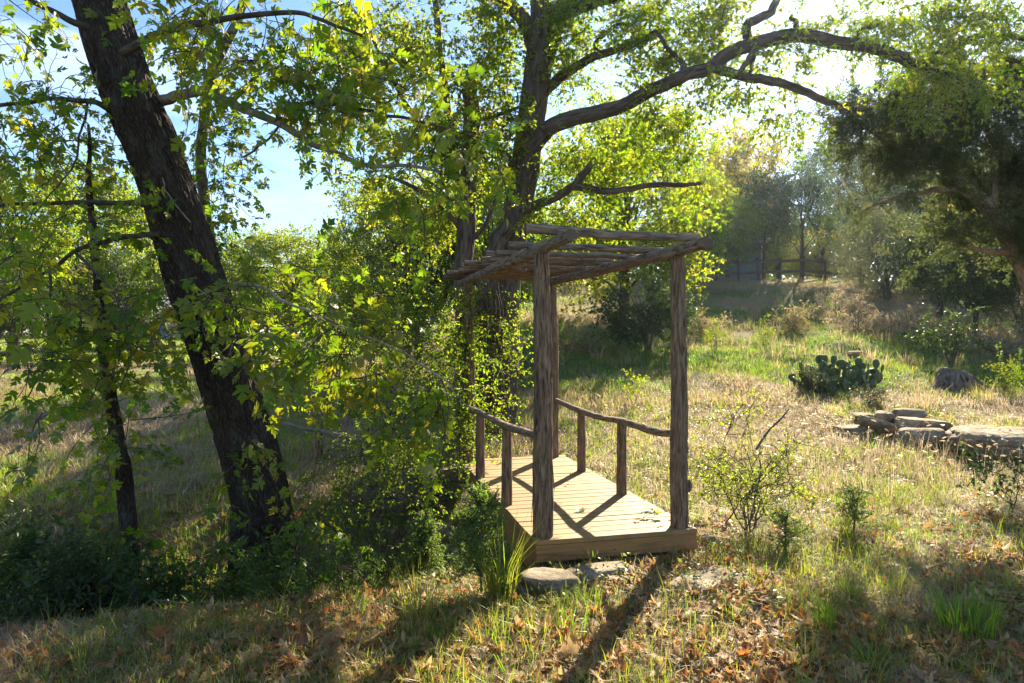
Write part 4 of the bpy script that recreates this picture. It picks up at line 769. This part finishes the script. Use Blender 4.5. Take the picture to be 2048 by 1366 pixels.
# ---- cactus
def cactus():
    rng = RG(560); b = G(1672, 14.6); t = thing('prickly_pear', b, 'sprawling prickly pear cactus clump with flat round green pads on the slope', 'cactus')
    u = np.linspace(0, 2 * np.pi, 20, endpoint=False); w = np.linspace(0, np.pi, 12); Uu, Ww = np.meshgrid(u, w); r = 1 + .0 * Uu
    D_ = np.stack([np.cos(Uu) * np.sin(Ww) * (1 + .16 * np.cos(Ww)), np.sin(Uu) * np.sin(Ww) * .18, np.cos(Ww) * 1.15 + 1.1], -1).reshape(-1, 3)
    i = np.arange(11)[:, None]; j = np.arange(20)[None]; j2 = (j + 1) % 20; a0, a1, b0, b1 = i * 20 + j, i * 20 + j2, (i + 1) * 20 + j, (i + 1) * 20 + j2
    Fa = np.concatenate([np.stack([a0, b1, a1], -1).reshape(-1, 3), np.stack([a0, b0, b1], -1).reshape(-1, 3)]); mb = MB()
    mb.add(D_ * .105, Fa); sp = []
    for k in range(46):
        a = rng.uniform(0, 6.28); zz = rng.uniform(.03, .27); s = rng.choice([-1, 1]); p = np.array([math.cos(a) * .08 * rng.uniform(.2, 1), s * .018, zz * .8]); thin(mb, p, p + [rng.normal(0, .012), s * .03, rng.normal(0, .012)], .0012, .0004, 0)
    first = None
    def pad(p, yaw, tilt, roll, s):
        nonlocal first
        if first is None: first = mb.build('pad', M['pad'], t); o = first
        else: o = first.copy(); C.objects.link(o); o.parent = t
        o.location = p; o.rotation_euler = (tilt, roll, yaw); o.scale = (s, s, s); return o
    def R3(tilt, roll, yaw):
        cx, sx, cy, sy = math.cos(tilt), math.sin(tilt), math.cos(roll), math.sin(roll)
        return rotz(yaw) @ np.array([[cy, 0, sy], [0, 1, 0], [-sy, 0, cy]]) @ np.array([[1, 0, 0], [0, cx, -sx], [0, sx, cx]])
    for k in range(24):
        x = rng.uniform(-.85, .85); p = np.array([x, rng.uniform(-.35, .35), 0]); p[2] = float(H(b[0] + p[0], b[1] + p[1])) - b[2] - .03
        yaw = rng.uniform(-1, 1); tl = rng.normal(0, .3); rl = rng.normal(0, .35) + x * .25; s = rng.uniform(.9, 1.35); st = [(p, yaw, tl, rl, s)]; pad(*st[0]); lv = 1 if abs(x) > .7 else 2
        for _ in range(lv):
            nx = []
            for (q, yw, tl, rl, s) in st:
                for m in range(rng.integers(1, 3)):
                    a = rng.uniform(-1.0, 1.0); loc = np.array([math.sin(a) * .097, 0, (1.1 + 1.1 * math.cos(a)) * .105]) * s; q2 = q + R3(tl, rl, yw) @ loc
                    n = (q2, yw + rng.normal(0, .6), tl * .5 + rng.normal(0, .25), rl * .5 + a * .6, s * rng.uniform(.72, .95)); pad(*n); nx.append(n)
            st = nx[:2]
cactus()
# ---- stump with roots
def stump():
    rng = RG(570); b = G(1905, 14.6); t = thing('tree_stump', b, 'grey weathered tree stump with a fan of exposed roots on the slope', 'stump'); mb = MB()
    tube(mb, [b + [0, 0, .02], b + [0, 0, .22], b + [.02, 0, .36]], [.36, .27, .22], 40, .03, 0, 5, 0, .03, (14, 3), True, 1); mb.build('stump_wood', [M['root'], M['cut']], t, b)
    for k in range(15):
        a = -math.pi * (k + .5) / 15 + rng.normal(0, .1); l = rng.uniform(.5, .95); e = b + np.array([math.cos(a) * l, math.sin(a) * l * .8, 0]); e[2] = float(H(e[0], e[1])) - .02
        mb = MB(); tube(mb, [b + [math.cos(a) * .18, math.sin(a) * .18, .30], b + [math.cos(a) * .33, math.sin(a) * .3, .20], (b + e) / 2 + [math.cos(a) * .1, math.sin(a) * .1, .10], e], [.05, .045, .03, .012], 8, .05, 0, 571 + k, .08, .005, (20, 4)); mb.build('root', M['root'], t, b)
stump()
# ---- the second railing, left of the bridge
def railing():
    b = G(637, 9.6); t = thing('rustic_railing', b, 'old grey pole railing on a short post, half hidden by leaves left of the footbridge', 'railing'); 
    zt = CZ - (862 - HY) / F * 9.6
    mb = MB(); tube(mb, [P(545, 838, 10.3), P(590, 852, 9.9), P(637, 862, 9.6), P(690, 874, 9.25), P(760, 890, 8.9)], [.032, .03, .03, .028, .026], 14, .04, 0, 601, .03, .004, (40, 5)); mb.build('handrail', M['root'], t, b)
    for px, py, d in ((637, 862, 9.6), (752, 888, 8.92)):
        x = (px - CX) / F * d; z0 = float(H(x, d)); z1 = CZ - (py - HY) / F * d - .02; mb = MB(); tube(mb, [np.array([x, d, z0 - .05]), np.array([x, d, (z0 + z1) / 2]), np.array([x, d, z1])], [.065, .06, .055], 24, .03, 0, 602 + px, .01, .004, (40, 3), True, 1); mb.build('rail_post', [M['cedar'], M['cut']], t, b)
railing()
# ---- board fence and houses beyond
def fence():
    t = thing('board_fence', G(1530, 36), 'dark brown two-rail board fence along the top of the slope', 'fence'); b = np.array(t.location); pts = []
    for i, px in enumerate((1300, 1345, 1388, 1432, 1476, 1516, 1560, 1606, 1650, 1694)):
        d = 35.4 + .3 * abs(i - 4); q = G(px, d); pts.append(q); mb = MB(); box(mb, q + [0, 0, .56], .06, .06, .62, None, 0, .5, .01, i); mb.build('post', M['fence'], t, b, False)
    for i in range(len(pts) - 1):
        for h in (.42, .98):
            p, q = pts[i] + [0, -.085, h], pts[i + 1] + [0, -.085, h]; v = q - p; l = np.linalg.norm(v); x = v / l; y = nrm(np.cross([0, 0, 1], x)); mb = MB(); box(mb, (p + q) / 2, l / 2 - .003, .02, .075, np.stack([x, y, np.cross(x, y)]), 0, .5, .006, i); mb.build('rail', M['fence'], t, b, False)
fence()
def house(px, d, w, dp, h, label, wall, win, seed, rz=0.0, roofm='roof'):
    b = G(px, d); t = thing('house', b, label, 'house', None, rz); z = -.5; mb = MB(); box(mb, (0, 0, (h + z) / 2), w / 2, dp / 2, (h - z) / 2); mb.build('wall', M[wall], t, None, False)
    mb = MB(); e = .35; v = np.array([[-w / 2 - e, -dp / 2 - e, h - .1], [w / 2 + e, -dp / 2 - e, h - .1], [w / 2 + e, 0, h + 1.2], [-w / 2 - e, 0, h + 1.2], [w / 2 + e, dp / 2 + e, h - .1], [-w / 2 - e, dp / 2 + e, h - .1]])
    v2 = v + [0, 0, .12]; V = np.vstack([v, v2]); q = [(0, 1, 2, 3), (3, 2, 4, 5), (9, 8, 7, 6), (11, 10, 8, 9), (0, 6, 7, 1), (5, 4, 10, 11), (1, 7, 8, 2), (2, 8, 10, 4), (0, 3, 9, 6), (3, 5, 11, 9)]
    mb.add(V, [f for a in q for f in ((a[0], a[1], a[2]), (a[0], a[2], a[3]))]); mb.build('roof', M[roofm], t, None, False)
    for x, zz, ww, hh in win:
        mb = MB(); box(mb, (x, -dp / 2 - .04, zz), ww / 2, .05, hh / 2, None, 0, .5, .01); f = mb.build('window', M['white'], t, None, False); mb = MB(); box(mb, (x, -dp / 2 - .08, zz), ww / 2 - .1, .02, hh / 2 - .1); mb.build('pane', M['glass'], f, None, False)
    for x in (-w / 2 + .08, w / 2 - .08, -w / 2 + 1.55):
        mb = MB(); box(mb, (x, -dp / 2 - .03, h / 2 - .1), .09, .03, h / 2 - .15, None, 0, .5, .005); mb.build('trim_board', M['white'], t, None, False)
house(1432, 40.5, 4.2, 4.0, 2.1, 'pale blue-grey house with white trim partly hidden behind the board fence', 'wallblue', [(-.9, 1.3, 1.0, 1.3)], 610)
house(325, 62, 6.5, 5, 2.2, 'pale roofed building glimpsed through leaves beyond the lawn', 'wallblue', [(-.8, 1.1, 1.0, 1.0), (1.5, 1.1, 1.0, 1.0)], 611, .2)
# ================================================================== grass, leaf litter and ground cover
def blades(mb, pos, h, w, yaw, lean, rnd, m=0, tip=.35, twist=None):
    n = len(pos); dx = np.stack([np.cos(yaw), np.sin(yaw), 0 * yaw], -1); sd = np.stack([-np.sin(yaw + (0 if twist is None else twist)), np.cos(yaw + (0 if twist is None else twist)), 0 * yaw], -1)
    def at(t): return pos + dx * (lean * h * t ** 1.7)[:, None] + np.array([0, 0, 1.0]) * (h * t * np.sqrt(np.maximum(.03, 1 - np.minimum(.97, (lean * t * .8) ** 2))))[:, None]
    a, b, c = at(np.zeros(n)), at(np.full(n, .5)), at(np.ones(n)); hw = (w / 2)[:, None] * sd
    V = np.stack([a - hw, a + hw, b - hw * .85, b + hw * .85, c], 1); Fa = np.array([[0, 1, 3], [0, 3, 2], [2, 3, 4]])
    mb.add(V.reshape(-1, 3), (Fa[None] + (np.arange(n) * 5)[:, None, None]).reshape(-1, 3), m, np.repeat(rnd, 5)); return c, dx
_corner = [D(-.05, -.06, 0), D(1.44, -.06, 0), D(1.44, 3.6, 0), D(-.05, 3.6, 0)]
def free(x, y): return ~inpoly(x, y, [(c[0], c[1]) for c in _corner])
def scat(rng, n, y0, y1, mask, side=.78, power=1.0, xr=None):
    y = y0 + (y1 - y0) * rng.uniform(0, 1, n) ** power
    x = rng.uniform(-1, 1, n) * (y * side + .6) if xr is None else rng.uniform(*xr, n) * y
    k = free(x, y)
    x, y = x[k], y[k]; k = rng.uniform(0, 1, len(x)) < mask(x, y); return x[k], y[k]
def tufts(mb, rng, x, y, nb, h, w, spread, lean, rb=(0, 1), m=0, wind=None, tone=None):
    n = len(x); k = np.repeat(np.arange(n), nb); N = len(k); a = rng.uniform(0, 6.28, N); s = spread * np.sqrt(rng.uniform(0, 1, N)); th = rng.uniform(.6, 1.25, n)[k]; tr = (rng.uniform(*rb, n) if tone is None else np.clip(tone + rng.normal(0, .15, n), 0, 1))[k]
    px, py = x[k] + np.cos(a) * s, y[k] + np.sin(a) * s; pos = np.stack([px, py, H(px, py) - .01], -1)
    yaw = a + rng.normal(0, .6, N); 
    if wind is not None: yaw = np.where(rng.uniform(0, 1, N) < wind[1], wind[0] + rng.normal(0, .5, N), yaw)
    return blades(mb, pos, h * th * rng.uniform(.45, 1.1, N), w * rng.uniform(.6, 1.3, N), yaw, np.clip(lean * rng.uniform(.3, 1.6, N), 0, 1.15), np.clip(tr + rng.normal(0, .18, N), 0, 1), m, twist=rng.uniform(-.6, .6, N))
nz = lambda x, y, f, s: fbm(np.stack([x, y], -1) * f, s)
def grasses():
    rng = RG(700)
    mb = MB()                                       # fresh green grass, foreground
    x, y = scat(rng, 15000, 2.9, 9.5, lambda x, y: .22 + .75 * sst(.45, .62, nz(x, y, .9, 12)) - .25 * sst(-1, -2.5, x))
    tufts(mb, rng, x, y, 9, .15, .0042, .07, .8, (.1, 1))
    x, y = scat(rng, 420, 3.0, 7.5, lambda x, y: .3 + .6 * sst(.5, .62, nz(x, y, .8, 15)))
    tufts(mb, rng, x, y, 11, .29, .0045, .06, .6, (0, .8))
    tag(mb.build('grass', M['gras']), 'fresh green grass growing through the leaf litter', kind='stuff')
    mb = MB()                                       # dry thatch lying in the foreground and middle field
    x, y = scat(rng, 9000, 2.9, 8, lambda x, y: .5 + .3 * sst(.4, .6, nz(x, y, .7, 16)))
    tufts(mb, rng, x, y, 7, .14, .004, .08, 1.05, (0, 1))
    x, y = scat(rng, 13000, 7, 19, lambda x, y: .12 + .88 * dryness(x, y), power=1.3)
    tufts(mb, rng, x, y, 10, .17, .0075, .10, .95, tone=sst(.35, .65, nz(x, y, .8, 51)))
    x, y = scat(rng, 5200, 8.2, 24, lambda x, y: .1 + .9 * sst(.42, .62, nz(x, y, .55, 53)), xr=(-.85, .05), power=1.2)
    tufts(mb, rng, x, y, 10, .22, .009, .12, 1.05, tone=.6 * sst(.35, .7, nz(x, y, .6, 52)), wind=(.4, .6))  # left bank straw toned down, its shade put into the blade colour
    x, y = scat(rng, 1500, 7.6, 10.6, lambda x, y: sst(1.2, 3.2, x) * (.35 + .65 * sst(.4, .55, nz(x, y, 1.1, 18))))
    tufts(mb, rng, x, y, 11, .33, .005, .07, .55, (.1, 1))
    tag(mb.build('dry_grass', M['straw']), 'dry straw-coloured grass across the field and the left bank', kind='stuff')
    mb = MB()                                       # nodding seed heads in front of the rocks
    x, y = scat(rng, 950, 7.9, 10.4, lambda x, y: sst(1.8, 3.0, x) * 1.0); n = len(x); pos = np.stack([x, y, H(x, y)], -1); yw = rng.uniform(0, 6.28, n)
    c, dx = blades(mb, pos, rng.uniform(.34, .68, n), np.full(n, .0040), yw, rng.uniform(.2, .75, n), rng.uniform(.4, 1, n))
    V, Fa = stamp(kite(.20, .06)[0], kite()[1], c, frames(dx + np.array([0, 0, -.35]) + rng.normal(0, .2, dx.shape), rng.normal(0, 1, (n, 3))), rng.uniform(.06, .11, n)); mb.add(V, Fa, 0, np.repeat(rng.uniform(.6, 1, n), 4))
    V, Fa = stamp(kite(.20, .06)[0], kite()[1], c, frames(dx + np.array([0, 0, -.35]) + rng.normal(0, .2, dx.shape), rng.normal(0, 1, (n, 3))), rng.uniform(.06, .10, n)); mb.add(V, Fa, 0, np.repeat(rng.uniform(.6, 1, n), 4))
    tag(mb.build('foxtail_grass', M['straw']), 'dry foxtail grass with nodding seed heads in front of the rock pile', kind='stuff')
    mb = MB()                                       # the slope
    x, y = scat(rng, 19000, 13, 40, lambda x, y: .35 + .65 * sst(.38, .6, nz(x, y, .5, 23)), xr=(-.35, .8), power=1.0)
    g = sst(.22, .62, greenness(x, y)); tufts(mb, rng, x, y, 9, .23, .012, .15, .75, tone=1 - g)
    x, y = scat(rng, 1700, 17, 40, lambda x, y: sst(.5, .62, nz(x, y, .4, 25)), xr=(-.1, .8)); tufts(mb, rng, x, y, 16, .45, .013, .18, .65, (.65, 1))
    tag(mb.build('hillside_grass', M['hillg']), 'mixed green and faded grass covering the slope below the fence', kind='stuff')
    mb = MB()                                       # green patches
    x, y = scat(rng, 9000, 9, 30, lambda x, y: sst(.45, .8, greenness(x, y)), power=.9); tufts(mb, rng, x, y, 9, .16, .012, .14, .7, (0, .8))
    x, y = scat(rng, 7000, 26, 62, lambda x, y: .8 + 0 * x, xr=(-.85, -.2)); tufts(mb, rng, x, y, 7, .14, .03, .25, .6, (.2, .9))
    x, y = scat(rng, 8000, 7.5, 19, lambda x, y: sst(.42, .60, nz(x, y, .8, 55)), power=1.2); tufts(mb, rng, x, y, 9, .19, .007, .09, .6, (0, 1))
    x, y = scat(rng, 9500, 6.0, 20, lambda x, y: sst(.55, .42, nz(x, y, .55, 53)), xr=(-.85, .0), power=1.2); tufts(mb, rng, x, y, 9, .16, .008, .11, .75, (0, .6))
    tag(mb.build('lawn_grass', M['gras']), 'short green grass on the slope and the lawn beyond the left bank', kind='stuff')
    mb = MB()                                       # leafy ground cover beside the deck
    n = 9000; x, y = scat(rng, n, 4.2, 13, lambda x, y: sst(.48, .6, nz(x, y, .9, 27)) * .8 + .75 * np.exp(-((x - 1.75 + .25 * (y - 6.5)) / .4) ** 2) * sst(5.6, 6.2, y) * sst(9.5, 8.5, y)); n = len(x)
    for _ in range(3):
        xx, yy = x + rng.normal(0, .05, n), y + rng.normal(0, .05, n); leafset(mb, rng, kite(.6, .08), np.stack([xx, yy, H(xx, yy) + rng.uniform(.01, .12, n)], -1), rng.normal(0, 1, (n, 3)) * [1, 1, .3], .042, .5)
    tag(mb.build('ground_cover', M['cover']), 'low small-leaved ground cover along the edge of the deck', kind='stuff')
    mb = MB()                                       # leaf litter
    x, y = scat(rng, 30000, 2.8, 8.2, lambda x, y: .17 + .70 * sst(.40, .60, nz(x, y, .75, 41)) * sst(8.2, 5.0, y)); n = len(x)
    dr = rng.normal(0, 1, (n, 3)) * [1, 1, .22]; tv, tf = lobed(); s = rng.choice([.045, .075, .105], n, p=[.62, .30, .08]) * rng.uniform(.75, 1.2, n); cl = rng.uniform(0, 1, n)
    for q in range(4):
        k = (cl * 4).astype(int) == q; tw = tv.copy(); tw[:, 2] = tw[:, 2] * (1.0 + q * .9) + .35 * q * tw[:, 1] ** 2 - .12 * q * np.abs(tw[:, 0] - .5) * tw[:, 1]
        leafset_pos = np.stack([x[k], y[k], H(x[k], y[k]) + rng.uniform(.005, .04, k.sum())], -1)
        V, Fa = stamp(tw, tf, leafset_pos, frames(dr[k], np.array([0, 0, 1.0]) + rng.normal(0, .38, (k.sum(), 3))), s[k]); mb.add(V, Fa, 0, np.repeat(np.clip(rng.beta(.9, 1.15, k.sum()), 0, 1), len(tv)))
    x, y = scat(rng, 5000, 8, 16, lambda x, y: .5 + 0 * x); n = len(x); leafset(mb, rng, kite(.6, .1), np.stack([x, y, H(x, y) + .03], -1), rng.normal(0, 1, (n, 3)) * [1, 1, .2], .08, .4)
    tag(mb.build('fallen_leaves', M['litter']), 'brown and orange fallen leaves littering the ground in front of the bridge', kind='stuff')
grasses()
def clump(px, d, n, h, w, spread, lean, mat, label, seed, name='grass_clump', rb=(0, 1)):
    rng = RG(seed); b = G(px, d); mb = MB(); tufts(mb, rng, np.array([b[0]]), np.array([b[1]]), n, h, w, spread, lean, rb)
    o = mb.build(name, M[mat], None, b); o.location = b; tag(o, label, 'grass clump', 'grass clumps')
clump(1003, 4.75, 120, .62, .007, .09, .45, 'gras', 'tall green grass clump beside the bright cedar seedling at the bridge corner', 801)
clump(1930, 4.15, 170, .55, .007, .16, .5, 'gras', 'tall dark green grass clump in shade at the right edge of the foreground', 802, rb=(0, .3))
clump(1745, 3.75, 90, .30, .006, .06, .8, 'gras', 'bushy bright green grass tuft in the leaves at the lower right', 803)
clump(1650, 4.2, 60, .26, .006, .05, .6, 'gras', 'smaller darker tuft just left of the bushy bright green tuft', 804, rb=(0, .2))
clump(1690, 6.0, 60, .42, .006, .07, .4, 'gras', 'upright bright grass clump in the sunlit litter right of the thorny bush', 805)
clump(1185, 4.4, 22, .45, .004, .05, .4, 'gras', 'thin tall grass stalks in front of the flat stone step', 806)
clump(835, 4.4, 70, .42, .006, .09, .45, 'gras', 'grass clump in the shade left of the cedar seedling', 807)
clump(200, 4.3, 14, .42, .005, .1, .8, 'gras', 'few long arching grass blades in front of the dark undergrowth', 808)
clump(1848, 12.8, 80, .8, .008, .2, .4, 'hillg', 'tall dry reddish bunch grass standing behind the rocks and below the stump', 809, rb=(.5, 1))
clump(1965, 13.2, 70, .7, .008, .2, .45, 'hillg', 'dry bunch grass between the stump and the right edge', 810, rb=(.5, 1))
def odds():
    rng = RG(820)
    for k, (pts, lab) in enumerate((([(255, 1128, 6.0), (300, 1138, 5.9), (330, 1143, 5.85)], 'thin pale bare stick leaning on the shaded shrub by the young slim tree'), ([(310, 1200, 5.2), (420, 1230, 5.0), (460, 1245, 4.9)], 'bent grey fallen branch in the shade in front of the young slim tree'))):
        q = np.array([P(*p) for p in pts]); q[:, 2] = np.maximum(q[:, 2], H(q[:, 0], q[:, 1]) + .02); mb = MB(); tube(mb, q, [.008, .004], 7, .05, 0, 70 + k, .05); tag(mb.build('stick', M['root']), lab, 'stick')
    tv, tf = lobed()
    for k, (a, bb, s, r, lab) in enumerate(((.62, .72, .10, .1, 'curled green leaf lying on the deck beside the shadow of the railing'), (.85, 1.75, .05, .6, 'small dark dead leaf near the middle of the deck'), (1.05, 2.25, .05, .7, 'small brown leaf on the deck near the far rail post'), (.98, .35, .06, .45, 'dark curled leaf near the front board of the deck'), (.22, .25, .05, .9, 'tiny orange leaf at the foot of the front corner post'))):
        p = D(a, bb, .008); yw = rng.uniform(0, 6.28); tw = tv.copy(); tw[:, 2] = np.abs(tw[:, 2]) * 1.6 + .5 * tw[:, 1] ** 2; V = (tw @ rotz(yw)) * s; V[:, 2] -= V[:, 2].min(); mb = MB(); mb.add(V, tf, 0, r)
        o = mb.build('fallen_leaf', M['syc' if k == 0 else 'litter']); o.location = p; tag(o, lab, 'leaf', 'leaves on the deck')
    mb = MB(); n = 12; p = D(1.18, .42, .0)[None] + rng.normal(0, 1, (n, 3)) * [.07, .025, 0] + [0, 0, .045]; leafset(mb, rng, lobed(), p, rng.normal(0, 1, (n, 3)) * [1, 1, .25], .055, .35, (0, 0, 1)); q0 = D(1.08, .40, .006); tube(mb, [q0, D(1.18, .42, .04), D(1.28, .43, .03)], [.003, .002], 5, .03, 1, 3)
    tag(mb.build('leafy_twig', [M['bright'], M['twig']]), 'fallen twig of bright yellow-green leaves on the deck by the right front post', 'twig')
odds()
# ================================================================== camera, light, air
cam = bpy.data.cameras.new('camera'); co = bpy.data.objects.new('camera', cam); C.objects.link(co)
co.location = (0, 0, CZ); co.rotation_euler = (math.radians(90), 0, 0); cam.lens = 24; cam.sensor_width = 36; cam.shift_y = -19 / 2048; cam.clip_start = .05; cam.clip_end = 2000
S = bpy.context.scene; S.camera = co
sl = bpy.data.lights.new('sun', 'SUN'); sl.energy = 5.0; sl.angle = math.radians(.5); sl.color = (1, .85, .61); so = bpy.data.objects.new('sun', sl); C.objects.link(so)
so.rotation_euler = (math.pi / 2 - SUN_EL, 0, math.pi - SUN_AZ)
w = bpy.data.worlds.new('World'); S.world = w; w.use_nodes = True; nt = w.node_tree; bg = nt.nodes['Background']
sky = nt.nodes.new('ShaderNodeTexSky'); sky.sky_type = 'NISHITA'; sky.sun_disc = False; sky.sun_elevation = SUN_EL; sky.sun_rotation = SUN_AZ; sky.air_density = 1.0; sky.dust_density = .25; sky.ozone_density = 4.5
tc = nt.nodes.new('ShaderNodeTexCoord'); mp = nt.nodes.new('ShaderNodeMapping'); mp.inputs['Scale'].default_value = (1.2, 1.2, 9.0); nt.links.new(tc.outputs['Generated'], mp.inputs[0])
cn = nt.nodes.new('ShaderNodeTexNoise'); cn.inputs['Scale'].default_value = 1.7; cn.inputs['Detail'].default_value = 6; cn.inputs['Distortion'].default_value = .6; nt.links.new(mp.outputs[0], cn.inputs['Vector'])
cr = nt.nodes.new('ShaderNodeValToRGB'); cr.color_ramp.elements[0].position = .46; cr.color_ramp.elements[1].position = .72; cr.color_ramp.elements[1].color = (.32, .32, .32, 1); nt.links.new(cn.outputs[0], cr.inputs[0])
mx = nt.nodes.new('ShaderNodeMix'); mx.data_type = 'RGBA'; nt.links.new(cr.outputs[0], mx.inputs[0]); nt.links.new(sky.outputs[0], mx.inputs[6]); mx.inputs[7].default_value = (9, 9.6, 10.5, 1)
nt.links.new(mx.outputs[2], bg.inputs[0]); bg.inputs[1].default_value = .060
S.view_settings.view_transform = 'Standard'; S.view_settings.look = 'None'; S.view_settings.exposure = 2.06; S.view_settings.gamma = 1
def haze():
    m, nt, out = newmat('haze'); v = nd(nt, 'VolumePrincipled', i_Density=.00026, i_Anisotropy=.78); v.inputs['Color'].default_value = (.62, .80, 1, 1); nt.links.new(v.outputs[0], out.inputs['Volume'])
    mb = MB(); box(mb, (0, 160, 11), 480, 190, 15); o = mb.build('haze', m, None, None, False); tag(o, 'thin bright air between the trees', kind='stuff')
HAZE = True
if HAZE: haze()
c = S.cycles; c.max_bounces = 6; c.diffuse_bounces = 3; c.glossy_bounces = 2; c.transmission_bounces = 4; c.volume_bounces = 0; c.transparent_max_bounces = 4; c.use_denoising = True; c.sample_clamp_indirect = 6; c.caustics_reflective = False; c.caustics_refractive = False
print('verts', sum(len(m.vertices) for m in bpy.data.meshes))
